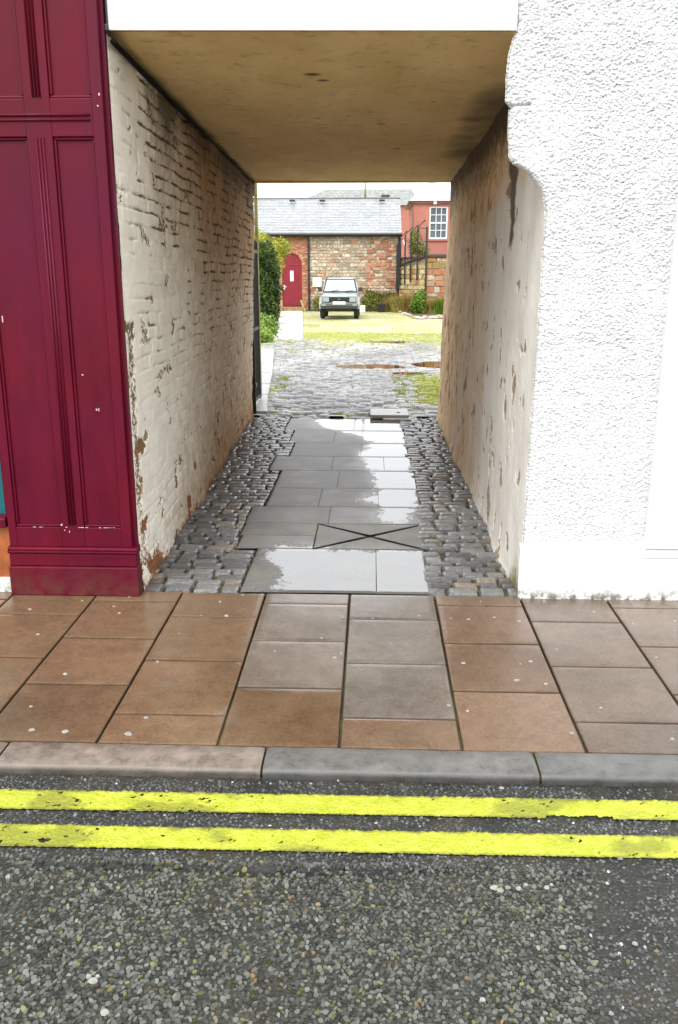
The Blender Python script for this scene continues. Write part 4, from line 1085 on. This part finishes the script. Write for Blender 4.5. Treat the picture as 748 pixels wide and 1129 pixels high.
# spandrels filling the square opening behind the arch
mb = MB()
half = [(dxc - dhw, zs)] + [(dxc + dhw * math.cos(a), zs + (zt - zs) * math.sin(a)) for a in np.linspace(PI, PI / 2, 9)][1:] + [(dxc, 2.72), (dxc - dhw, 2.72)]
mb.prism(half, 'y', 43.01, 43.25); mb.prism([(2 * dxc - p[0], p[1]) for p in half][::-1], 'y', 43.01, 43.25)
loc(mb, BX, BY).build('spandrel', M_REDMORTAR, barn)
M_DOOR = simple('deep_red_door_paint', (.20, .006, .018), .4, .15, 3)
door = empty('door', (dxc - BX, .06, 0)); door.parent = barn
mb = MB(); poly = [(-dhw, .20), (-dhw, zs)] + [(dhw * math.cos(a), zs + (zt - zs) * math.sin(a)) for a in np.linspace(PI, 0, 17)][1:-1] + [(dhw, zs), (dhw, .20)]
mb.prism(poly, 'y', 0, .06); mb.build('leaf', M_DOOR, door)
mb = MB()
for k in range(6): mb.box(-dhw + .03 + k * .153, -dhw + .148 + k * .153, -.012, .0, .24, 2.09, .004)
mb.box(-dhw + .01, dhw - .01, -.03, .0, 2.11, 2.16, .006); mb.build('boards', M_DOOR, door)
MB().box(-.10, .06, -.022, -.013, 1.38, 1.86, .006).build('glazed_slot', M_PLASTICW, door)
MB().box(-.42, -.36, -.02, -.012, 1.0, 1.2, .004).box(-.42, -.27, -.06, -.03, 1.10, 1.125, .006).box(-.40, -.375, -.04, -.012, 1.1, 1.125).build('handle', M_PLASTICW, door)
mb = MB(); mb.box(-4.42, -3.30, 42.55, 43.0, 0, .19, .02); loc(mb, BX, BY).build('door_step', simple('brown_step_stone', (.26, .17, .08), .8, .3, 5), barn)
# slate roof: stepped courses
def slate_roof(x0, x1, ya, za, yb_, zb, nrow, seed, tint=(.33, .34, .35), wmin=.22):
    r = np.random.default_rng(seed); Vs, L, C = [], [], []; off = 0
    dy, dz = (yb_ - ya), (zb - za); ln = math.hypot(dy, dz); ny_, nz_ = -dz / ln, dy / ln
    for k in range(nrow):
        t0, t1 = k / nrow - .004, (k + 1) / nrow
        x = x0 - r.random() * wmin
        while x < x1:
            w = wmin * (.8 + .5 * r.random()); xa, xb_ = max(x, x0) + .003, min(x + w, x1) - .003; x += w
            if xb_ - xa < .02: continue
            lift = .022 + .006 * r.random(); jt = (r.random() - .5) * .006
            y0, z0 = ya + dy * (t0 + jt) + ny_ * lift, za + dz * (t0 + jt) + nz_ * lift
            y1, z1 = ya + dy * t1 + ny_ * .004, za + dz * t1 + nz_ * .004
            yl, zl = ya + dy * (t0 + jt), za + dz * (t0 + jt)
            Vs += [(xa, y0, z0), (xb_, y0, z0), (xb_, y1, z1), (xa, y1, z1), (xa, yl, zl), (xb_, yl, zl)]
            L += [(off, off + 1, off + 2, off + 3), (off + 4, off + 5, off + 1, off)]; off += 6
            c = np.array(tint) * (.88 + .2 * r.random()) * (.92 + .16 * float(fbm(np.array(x * .8), np.array(k * .2), 5)))
            C += [c] * 6
    return fast_mesh('slates', np.array(Vs), np.array(L).ravel(), np.full(len(L), 4), {'Col': np.array(C)})
RY0, RZ0, RY1, RZ1 = -.28, 3.52, 3.4, 5.36
rf = link('roof', slate_roof(-9.1 - BX, 1.34 - BX, RY0, RZ0, RY1, RZ1, 22, 4), M_SLATE, barn)
mb = MB(); mb.prism([(RY0 + .02, RZ0 - .03), (RY1, RZ1 - .012), (RY1, RZ1 - .1), (RY0 + .1, RZ0 - .06)], 'x', -9.08 - BX, 1.32 - BX); mb.prism([(RY1, RZ1 - .012), (5.5, 3.5), (5.4, 3.4), (RY1, RZ1 - .1)], 'x', -9.08 - BX, 1.32 - BX)
mb.build('roof_deck', M_SLATE, rf)
_o = bpy.data.objects['roof_deck'] if 'roof_deck' in bpy.data.objects else None
mb = MB(); mb.tube([(-9.1 - BX, RY1, RZ1 + .02), (1.34 - BX, RY1, RZ1 + .02)], .055, 8)
for k in range(28): mb.tube([(-9 - BX + k * .38, RY1, RZ1 + .02), (-9 - BX + k * .38 + .03, RY1, RZ1 + .02)], .062, 8)
mb.build('ridge_tiles', simple('dark_ridge_tile', (.12, .12, .12), .7), rf)
for xx in (-4.05, -2.55, .42):
    MB().box(xx - BX - .14, xx - BX + .14, RY0 + 3.13 * .94, RY0 + 3.35 * .94, RZ0 + 1.68, RZ0 + 1.76, .02).build('roof_vent', M_BLACK, rf)
MB().tube([(-.42 - BX, RY1, RZ1), (-.42 - BX, RY1, RZ1 + .95)], .055, 10).build('flue_pipe', M_WOOD, rf, True)
mb = MB(); mb.tube([(-9.1 - BX, -.33, 3.50), (1.36 - BX, -.33, 3.50)], .065, 10); mb.box(-9.08 - BX, 1.34 - BX, -.26, -.22, 3.40, 3.52); mb.build('gutter', M_BLACK, barn)
mb = MB(); mb.tube([(-3.05 - BX, -.33, 3.46), (-3.05 - BX, -.12, 3.25), (-3.05 - BX, -.10, .05)], .048, 10)
for z in (.9, 1.9, 2.9): mb.box(-3.11 - BX, -2.99 - BX, -.12, .0, z, z + .04)
mb.build('drainpipe', M_BLACK, barn, False)
mb = MB(); mb.tube([(1.22 - BX, -.33, 3.46), (1.22 - BX, -.14, 3.2), (1.22 - BX, -.12, .1)], .05, 10); mb.box(1.10 - BX, 1.33 - BX, -.24, -.02, 1.0, 3.05); mb.build('drainpipe', M_BLACK, barn)
sg = empty('notice_board', (-2.66, 42.9, 1.1), label='small blank white notice board on the stone wall beside the car', cat='sign')
MB().box(-.21, .21, .0, .03, .03, .45, .004).build('board', M_PLASTICW, sg)
MB().box(-.225, .225, .031, .05, .0, .48, .004).build('backing_board', M_WOOD, sg)
st_ = empty('leaning_board', (-3.22, 42.5, 0), label='short yellowish plank leaning by the maroon arched door', cat='plank')
MB().box(-.045, .045, -.012, .012, 0, .62, .004, M=Matrix.Rotation(-.42, 4, 'Y') @ Matrix.Rotation(-.5, 4, 'X')).build('plank', M_WOOD, st_)

# ------------------------------------------------------------------ red house behind right
rh = empty('red_house', (3.0, 46, 0), label='pink red rendered house with white sash window and pale hipped roof', cat='house')
M_PINK = simple('pink_red_render', (.38, .15, .11), .8, .12, 1.2, .2)
wx0, wx1, wz0, wz1 = 2.80, 3.72, 3.42, 4.97
mb = MB(); mb.box(2.02, wx0, 46, 46.3, 0, 5.22); mb.box(wx1, 9, 46, 46.3, 0, 5.22); mb.box(wx0, wx1, 46, 46.3, 0, wz0); mb.box(wx0, wx1, 46, 46.3, wz1, 5.22); mb.box(2.02, 2.3, 46.3, 52, 0, 5.22); mb.box(2.3, 9, 51.8, 52, 0, 5.22)
loc(mb, 3.0, 46).build('wall', M_PINK, rh)
wn = empty('window', (3.26 - 3.0, .06, 0)); wn.parent = rh
mb = MB(); hw, t = .46, .07
mb.box(-hw, -hw + t, 0, .1, wz0, wz1); mb.box(hw - t, hw, 0, .1, wz0, wz1); mb.box(-hw + t, hw - t, 0, .1, wz0, wz0 + t); mb.box(-hw + t, hw - t, 0, .1, wz1 - t, wz1); mb.box(-hw + t, hw - t, .005, .08, 4.16, 4.22)
for k in (1, 2): mb.box(-hw + t + k * .26, -hw + t + k * .26 + .03, .02, .07, wz0 + t, wz1 - t)
for z in (3.82, 4.56): mb.box(-hw + t, hw - t, .022, .068, z, z + .03)
mb.build('sash', M_PLASTICW, wn)
MB().box(-hw + .03, hw - .03, .05, .06, wz0 + .03, wz1 - .03).build('pane', simple('grey_glass', (.10, .13, .15), .08, .2, 2), wn)
MB().box(-hw - .08, hw + .08, -.14, .1, wz0 - .1, wz0, .01).build('sill', M_PINK, wn)
mb = MB(); mb.box(1.98, 9.05, 45.88, 45.995, 5.10, 5.22); loc(mb, 3.0, 46).build('eaves_board', simple('brown_red_cornice', (.22, .09, .05), .7), rh)
mb = MB(); mb.box(2.98, 3.14, 45.85, 45.99, 5.06, 5.30, .02); loc(mb, 3.0, 46).build('rainwater_head', M_PLASTICW, rh)
mb = MB(); ap = (3.04, 49, 6.35)
base_ = [(1.75, 45.8, 5.22), (4.9, 45.8, 5.22), (4.9, 52.2, 5.22), (1.75, 52.2, 5.22)]
mb.loft([base_, [(2.95, 48.6, 6.35), (3.15, 48.6, 6.35), (3.15, 49.4, 6.35), (2.95, 49.4, 6.35)]])
mb.loft([[(4.7, 45.8, 5.221), (9.2, 45.8, 5.221), (9.2, 52.2, 5.221), (4.7, 52.2, 5.221)], [(4.95, 48.9, 6.1), (9.1, 48.9, 6.1), (9.1, 49.1, 6.1), (4.95, 49.1, 6.1)]])
o = loc(mb, 3.0, 46).build('roof', None, rh)
M_PALEROOF = simple('pale_weathered_roof', (.36, .37, .37), .6, .12, 2.5, .3); o.data.materials.append(M_PALEROOF)
# distant house
dh = empty('distant_house', (-.8, 60, 0), label='far grey hipped slate roof showing above the outbuilding ridge', cat='house')
mb = MB(); mb.box(-4.4, 3.6, .2, 7, 0, 6.1); mb.build('wall', M_PINK, dh)
mb = MB(); mb.loft([[(-4.6, 0, 6.05), (3.8, 0, 6.05), (3.8, 7.2, 6.05), (-4.6, 7.2, 6.05)], [(-2.5, 2.4, 7.25), (3.4, 2.4, 7.25), (3.4, 4.6, 7.25), (-2.5, 4.6, 7.25)]])
me_o = mb.build('roof', simple('mid_grey_slate', (.20, .21, .20), .6, .45, 6, .3), dh)
mb = MB(); mb.box(1.3, 1.85, .6, 1.2, 6.2, 6.75); mb.build('chimney', simple('dark_chimney', (.06, .05, .045), .8), dh)

# ------------------------------------------------------------------ garden wall with railing, right
gw = empty('garden_wall', (2.37, 40, 0), label='red sandstone retaining wall under the black railing on the right', cat='wall')
def pal_gw(x, z, r):
    c = np.array([(.40, .19, .10), (.36, .15, .08), (.44, .30, .19), (.46, .38, .28), (.33, .22, .13)][r.choice(5, p=[.3, .25, .2, .12, .13])]) * (.8 + .4 * r.random())
    if z > 1.9 and r.random() < .6: c = c * np.array([.75, .8, .45])
    return c
link('front_stones', stone_wall(0, 5.5, 0, 2.42, 0, pal_gw, 31, (.14, .3), (.2, .6)), M_STONE, gw)
def pal_gs(x, z, r):
    c = np.array([(.44, .38, .22), (.40, .30, .18), (.46, .42, .30), (.36, .2, .12)][r.integers(4)]) * (.85 + .3 * r.random()); return c * np.array([1, 1, .8])
# side face runs back to the outbuilding corner
L_ = math.hypot(1.08, 2.85)
o = link('side_stones', stone_wall(0, L_, 0, 2.10, 0, pal_gs, 33, (.14, .3), (.2, .5)), M_STONE, gw); o.location = (-1.08, 2.85, 0); o.rotation_euler = (0, 0, math.atan2(-2.85, 1.08))
mb = MB(); mb.prism([(.02, .01), (5.5, .01), (5.5, 3.5), (-1.0, 3.5), (-1.04, 2.84)], 'z', 0, 2.40); mb.build('core', M_BRICKBASE, gw)
mb = MB(); mb.prism([(-.06, -.07), (5.5, -.07), (5.5, .35), (.1, .35), (-.95, 3.0), (-1.14, 2.84)], 'z', 2.405, 2.47); mb.build('coping', simple('dark_coping', (.03, .032, .03), .6), gw)
rl = empty('iron_railing', (2.37, 40, 0), label='black iron security railing with cranked post tops on the garden wall', cat='railing')
for k, (t, top) in enumerate([(0.0, 1.30), (.27, 1.32), (.52, 1.15), (.74, 1.05), (.93, .95)]):
    x, y = -1.08 * t, 2.85 * t
    mb = MB()
    if k == 0: mb.tube([(x - .03, y - .12, .75), (x - .03, y - .12, 2.4 + top)], .042, 8)
    else:
        mb.tube([(x - .09, y - .06, 1.25 - .1 * k + .3), (x - .09, y - .06, 2.4 + top), (x + .22, y - .12, 2.4 + top + .30)], .036, 8)
    mb.build('post', M_BLACK, rl)
mb = MB()
mb.tube([(-.03, -.12, 3.62), (-.38, .70, 3.70)], .022, 6); mb.tube([(-.36, .70, 3.66), (-.03, -.12, 2.55)], .022, 6); mb.tube([(-.08, -.1, 2.46), (-1.12, 2.76, 2.1)], .05, 6); mb.tube([(-.03, -.12, 2.52), (5.5, -.1, 2.52)], .035, 6)
mb.tube([(-1.08, 2.6, 3.25), (-.9, 2.3, 3.3), (-.75, 1.9, 3.1)], .02, 6)
mb.build('rail', M_BLACK, rl)
mb = MB(); mb.tube([(-.98, 2.55, 3.28), (-.86, 2.45, 2.9), (-.84, 2.40, 2.3)], .03, 8); mb.build('white_pipe', M_PLASTICW, rl, True)
h = empty('climbing_shrub', (2.3, 42.3, 2.47), label='yellow green shrub growing behind the railing below the red house', cat='shrub')
leaf_cloud('foliage', [(-.35, 0, .55, .32, .4, .55), (0, .2, .3, .35, .4, .35), (-.4, .1, 1.0, .22, .3, .35)], 1500, .055, M_LEAF_OLIVE, h, 11, shell=.2)
stems(h, [((-.2, 0, 0), (-.35, 0, 1.2)), ((0, .1, 0), (.05, .2, .5))], .02)
# planting in front
h = empty('green_bush', (2.02, 39.4, 0), label='bright green upright bush against the garden wall corner', cat='shrub')
leaf_cloud('foliage', [(0, 0, .45, .30, .3, .48), (.12, 0, .75, .24, .25, .32), (-.15, 0, .35, .22, .2, .35)], 2200, .05, M_LEAF_MID, h, 12)
stems(h, [((0, 0, 0), (.1, 0, .9)), ((0, 0, 0), (-.15, 0, .5))], .015)
def tuft(loc_, label, n, hmin, hmax, rad, mat, seed):
    t = empty('ornamental_grass', loc_, label=label, cat='plant', group='grass clumps along the courtyard walls')
    r = np.random.default_rng(seed); a = r.random(n) * 6.28; d = rad * np.sqrt(r.random(n))
    blades(np.stack([d * np.cos(a), d * np.sin(a), np.zeros(n)], -1), hmin, hmax, .012, mat, 'blades', t, seed, .8)
    return t
tuft((2.85, 39.5, 0), 'straw yellow grass clump below the garden wall, right of the bright green bush', 900, .4, .85, .42, M_LEAF_STRAW, 41)
tuft((3.0, 39.2, 0), 'green leafed clump at the right edge below the garden wall', 700, .35, .75, .35, M_LEAF_MID, 42)
tuft((1.35, 41.3, 0), 'tall straw grass clump where the stone walls meet', 900, .4, .95, .40, M_LEAF_STRAW, 43)
tuft((.85, 42.2, 0), 'dry brown grass clump beside the black planter', 600, .35, .8, .3, M_LEAF_STRAW, 44)
h = empty('wall_shrub', (-.1, 42.4, 0), label='loose olive bush between the car and the black planter', cat='shrub')
leaf_cloud('foliage', [(-.2, 0, .4, .35, .25, .4), (.3, .1, .5, .5, .25, .42), (.9, .2, .6, .5, .2, .35), (-.05, .1, .8, .3, .2, .25)], 2600, .05, M_LEAF_OLIVE, h, 13, shell=.2)
stems(h, [((0, 0, 0), (-.1, .1, .9)), ((.2, 0, 0), (.5, .1, .7)), ((.5, .1, 0), (.9, .2, .7))], .015)
h = empty('creeper', (-2.35, 42.6, 0), label='ragged weeds at the stone wall foot left of the car', cat='plant')
leaf_cloud('foliage', [(-.25, 0, .35, .28, .15, .35), (.1, 0, .2, .3, .15, .2)], 900, .045, M_LEAF_OLIVE, h, 14, shell=.2)
stems(h, [((-.2, 0, 0), (-.25, 0, .6)), ((.1, 0, 0), (.1, 0, .3))], .01)
pot = empty('planter', (.40, 41.6, 0), label='black plastic planter standing by the stone wall right of the car', cat='planter')
mb = MB(); mb.loft([[(-.17, -.15, 0), (.17, -.15, 0), (.17, .15, 0), (-.17, .15, 0)], [(-.21, -.19, .36), (.21, -.19, .36), (.21, .19, .36), (-.21, .19, .36)]]); mb.box(-.225, .225, -.205, .205, .345, .38, .006); mb.build('tub', M_BLACK, pot)
MB().box(-.19, .19, -.17, .17, .375, .384).build('soil', M_TWIG, pot)
bx = empty('storage_box', (-.50, 41.6, 0), label='low white box on the ground right of the car', cat='box')
MB().box(-.12, .16, -.15, .15, 0, .26, .012).build('tub', M_PLASTICW, bx); MB().box(-.135, .175, -.165, .165, .262, .30, .01).build('lid', M_PLASTICW, bx)
# rubble edging
rr = random.Random(12)
rockmeshes = []
for k in range(4):
    bm = bmesh.new(); bmesh.ops.create_icosphere(bm, subdivisions=2, radius=1)
    for v in bm.verts:
        f = .75 + .5 * rr.random() * .5 + .25 * math.sin(v.co.x * 3 + k) * math.sin(v.co.y * 4 + k); v.co = Vector((v.co.x * f, v.co.y * f * .75, v.co.z * f * .55))
    me = bpy.data.meshes.new('rock'); bm.to_mesh(me); bm.free(); me.materials.append(simple('edging_stone', [(.42, .38, .33), (.34, .30, .26), (.40, .28, .2), (.46, .44, .4)][k], .8, .3, 4, .4)); rockmeshes.append(me)
edge_pts = []
for k in range(16):
    t = k / 15.; px = 434 + 58 * t; py = 343 + 8.5 * min(1, t * 2.2) + rr.uniform(-.5, .5)
    if t > .75: py -= 2 * (t - .75)
    edge_pts.append(gz(px, py, 0))
for k, (x, y) in enumerate(edge_pts):
    o = bpy.data.objects.new('edging_rock', rockmeshes[k % 4]); COL.objects.link(o); s = .10 + .07 * rr.random()
    o.scale = (s * 1.25, s, s); o.location = (x, y, s * .3); o.rotation_euler = (0, 0, rr.random() * 6)
    tag(o, 'rough sandstone lump in the edging of the plant bed below the garden wall', 'stone', 'rough stones edging the plant bed')
tag(MB().prism([(edge_pts[0][0], edge_pts[0][1])] + [(p[0], p[1]) for p in edge_pts[1:]] + [(7, 37.0), (7, 39.95), (2.4, 39.95), (1.3, 42.9)], 'z', -.05, .03).build('flower_bed', simple('dark_bed_soil', (.09, .06, .035), .95, .4, 3)), kind='structure')

# ------------------------------------------------------------------ car
car = empty('off_road_car', (-1.30, 34.75, 0), label='pale silver white boxy off road car parked facing the passage', cat='car')
M_CARW = simple('pale_car_paint', (.31, .34, .34), .2, .04, 2)
M_CARG = simple('grey_bumper_plastic', (.08, .09, .09), .5, .15, 8)
M_TYRE = simple('black_rubber', (.012, .012, .012), .8, .2, 8)
M_RIM = simple('grey_steel_rim', (.35, .35, .36), .4, .1, 8, metal=.6)
M_SCREEN = simple('sky_sheen_glass', (.34, .38, .40), .08, .12, 2, spec=.8)  # pale base colour stands in for sky reflected in the glass
M_LAMP = simple('lamp_glass', (.30, .34, .34), .1, .1, 20)
M_AMBER = simple('amber_lens', (.6, .28, .05), .2, .1)
M_GRILLE = simple('black_grille', (.02, .022, .022), .5, .2)
def ring(y, zb, zt_, wb_, wt, r=.05):
    return [(-wb_, y, zb), (wb_, y, zb), (wb_ * 1.0, y, zb + (zt_ - zb) * .55), (wt, y, zt_ - r), (wt - r, y, zt_), (-wt + r, y, zt_), (-wt, y, zt_ - r), (-wb_ * 1.0, y, zb + (zt_ - zb) * .55)]
mb = MB(); mb.loft([ring(.10, .52, .90, .72, .70), ring(.16, .48, .955, .76, .735), ring(.6, .47, .99, .785, .75), ring(1.05, .47, 1.03, .79, .755), ring(1.6, .47, 1.05, .79, .76), ring(3.4, .47, 1.05, .79, .76), ring(3.52, .5, 1.0, .77, .74)])
mb.loft([ring(1.12, 1.03, 1.10, .745, .73, .02), ring(1.58, 1.03, 1.575, .745, .62, .06), ring(1.75, 1.03, 1.615, .745, .61, .07), ring(3.2, 1.03, 1.615, .745, .61, .07), ring(3.5, 1.03, 1.56, .74, .60, .06)])
for sx in (-1, 1):
    for yy in (.62, 2.85):
        pts_o = [(yy + .47 * math.cos(a), .40 + .47 * math.sin(a)) for a in np.linspace(0, PI, 11)]; pts_i = [(yy + .38 * math.cos(a), .40 + .38 * math.sin(a)) for a in np.linspace(PI, 0, 11)]
        mb.prism(pts_o + pts_i, 'x', sx * .74, sx * .83)
body = mb.build('body', M_CARW, car, bev=.02)
mb = MB(); mb.loft([[(-.66, 1.135, 1.075), (.66, 1.135, 1.075), (.565, 1.555, 1.53), (-.565, 1.555, 1.53)], [(-.66, 1.105, 1.085), (.66, 1.105, 1.085), (.565, 1.525, 1.54), (-.565, 1.525, 1.54)]]); ws = mb.build('windscreen', M_SCREEN, car)
mb = MB()
for (a, b) in (((-.70, 1.10, 1.06), (-.59, 1.55, 1.56)), ((.70, 1.10, 1.06), (.59, 1.55, 1.56)), ((-.70, 1.095, 1.065), (.70, 1.095, 1.065)), ((-.6, 1.535, 1.555), (.6, 1.535, 1.555))): mb.tube([a, b], .026, 6)
mb.build('screen_seal', M_GRILLE, ws)
for x in (-.40, .22):
    MB().tube([(x, 1.06, 1.075), (x + .36, 1.10, 1.14)], .012, 6).build('wiper', M_GRILLE, car)
for sx in (-1, 1):
    mb = MB()
    for (y0, y1) in ((1.55, 2.25), (2.33, 3.3)):
        mb.loft([[(sx * .742, y0 - .2 * (y0 < 2), 1.09), (sx * .742, y1, 1.09), (sx * .66, y1, 1.48), (sx * .66, y0 + .05, 1.48)], [(sx * .752, y0 - .2 * (y0 < 2), 1.09), (sx * .752, y1, 1.09), (sx * .67, y1, 1.48), (sx * .67, y0 + .05, 1.48)]])
    mb.build('side_window', M_SCREEN, car)
    mb = MB(); mb.box(sx * .80 - .02, sx * .80 + .14 * sx + .0, 1.22, 1.30, 1.07, 1.24, .02) if sx > 0 else mb.box(-.94, -.78, 1.22, 1.30, 1.07, 1.24, .02)
    mb.tube([(sx * .74, 1.28, 1.10), (sx * .84, 1.26, 1.13)], .02, 6); mb.build('mirror', M_GRILLE, car)
    MB().box(min(sx * .42, sx * .68), max(sx * .42, sx * .68), .07, .13, .68, .86, .012).build('headlight', M_LAMP, car)
    mb = MB(); mb.box(min(sx * .40, sx * .70), max(sx * .40, sx * .70), .085, .125, .655, .885, .008); mb.build('headlight_frame', M_GRILLE, car)
    MB().box(min(sx * .55, sx * .74), max(sx * .55, sx * .74), -.022, .02, .53, .59, .01).build('indicator', M_LAMP, car)
    for (yy, wn_) in ((.62, 'front'), (2.85, 'rear')):
        w = empty('wheel', (sx * .70, yy, .335)); w.parent = car
        prof = [(.20, -.10), (.30, -.105), (.335, -.07), (.335, .07), (.30, .105), (.20, .10)]
        bm = MB(); secs = []
        for k in range(29):
            a = 2 * PI * k / 28; secs.append([(q[1], q[0] * math.cos(a), q[0] * math.sin(a)) for q in prof])
        bm.loft(secs, cap=False); bm.build('tyre', M_TYRE, w, True)
        bm = MB(); bm.tube([(-.085, 0, 0), (.085, 0, 0)], .205, 20); bm.tube([(sx * .085, 0, 0), (sx * .105, 0, 0)], .07, 12); bm.build('rim', M_RIM, w)
mb = MB(); mb.box(-.40, .40, .085, .12, .665, .875, .01)
for k in range(5): mb.box(-.38, .38, .07, .09, .69 + k * .036, .705 + k * .036)
mb.build('grille', M_GRILLE, car)
MB().box(-.03, .03, .058, .072, .77, .80, .006).build('badge', M_LAMP, car)
MB().box(-.78, .78, -.02, .16, .50, .63, .03).build('bumper', M_CARG, car); MB().box(-.76, .76, .0, .2, .40, .497, .03).build('air_dam', M_GRILLE, car)
MB().box(-.26, .26, -.045, -.022, .585, .70, .006).build('number_plate', M_PLASTICW, car)
mb = MB(); mb.box(-.55, .55, .3, 3.3, .30, .47); mb.tube([(-.6, .62, .33), (.6, .62, .33)], .05, 8); mb.tube([(-.6, 2.85, .33), (.6, 2.85, .33)], .05, 8); mb.build('underbody', M_GRILLE, car)

car.scale = (.95, .95, .97)
# ------------------------------------------------------------------ camera, light, world
cam = bpy.data.cameras.new('camera'); co = bpy.data.objects.new('camera', cam); COL.objects.link(co)
co.location = (0, 0, 1.7); co.rotation_euler = (math.radians(90 - 15.3), 0, math.radians(2.15))
cam.sensor_fit = 'VERTICAL'; cam.sensor_height = 24; cam.lens = 24 * 958 / 1129; cam.clip_end = 1500; cam.clip_start = .05
S.camera = co
EL, AZ = 52., 200.      # sun behind the camera, slightly left
W = bpy.data.worlds.new('World'); S.world = W; W.use_nodes = True; nt = W.node_tree
sky = nt.nodes.new('ShaderNodeTexSky'); sky.sky_type = 'NISHITA'; sky.sun_disc = False
sky.sun_elevation = math.radians(EL); sky.sun_rotation = math.radians(AZ); sky.air_density = 1.; sky.dust_density = 4.; sky.ozone_density = 1.
hs = nt.nodes.new('ShaderNodeHueSaturation'); hs.inputs['Saturation'].default_value = .22
nt.links.new(sky.outputs[0], hs.inputs['Color']); bg = nt.nodes['Background']; bg.inputs[1].default_value = .13
cl = nt.nodes.new('ShaderNodeMix'); cl.data_type = 'RGBA'; cl.inputs[0].default_value = .72      # an even cloud deck veils the blue sky
nt.links.new(hs.outputs[0], cl.inputs[6]); cl.inputs[7].default_value = (7.6, 7.8, 8.0, 1); nt.links.new(cl.outputs[2], bg.inputs[0])
sl_ = bpy.data.lights.new('sun', 'SUN'); sl_.energy = .6; sl_.angle = math.radians(22); sl_.color = (1, .96, .9)
so = bpy.data.objects.new('sun', sl_); COL.objects.link(so)
az = math.radians(AZ); el = math.radians(EL)
d = Vector((math.sin(az) * math.cos(el), math.cos(az) * math.cos(el), math.sin(el)))
so.rotation_euler = d.to_track_quat('Z', 'Y').to_euler()
S.view_settings.view_transform = 'Standard'; S.view_settings.look = 'None'; S.view_settings.exposure = 1.5; S.view_settings.gamma = 1
S.cycles.max_bounces = 10; S.cycles.diffuse_bounces = 6; S.cycles.use_denoising = True
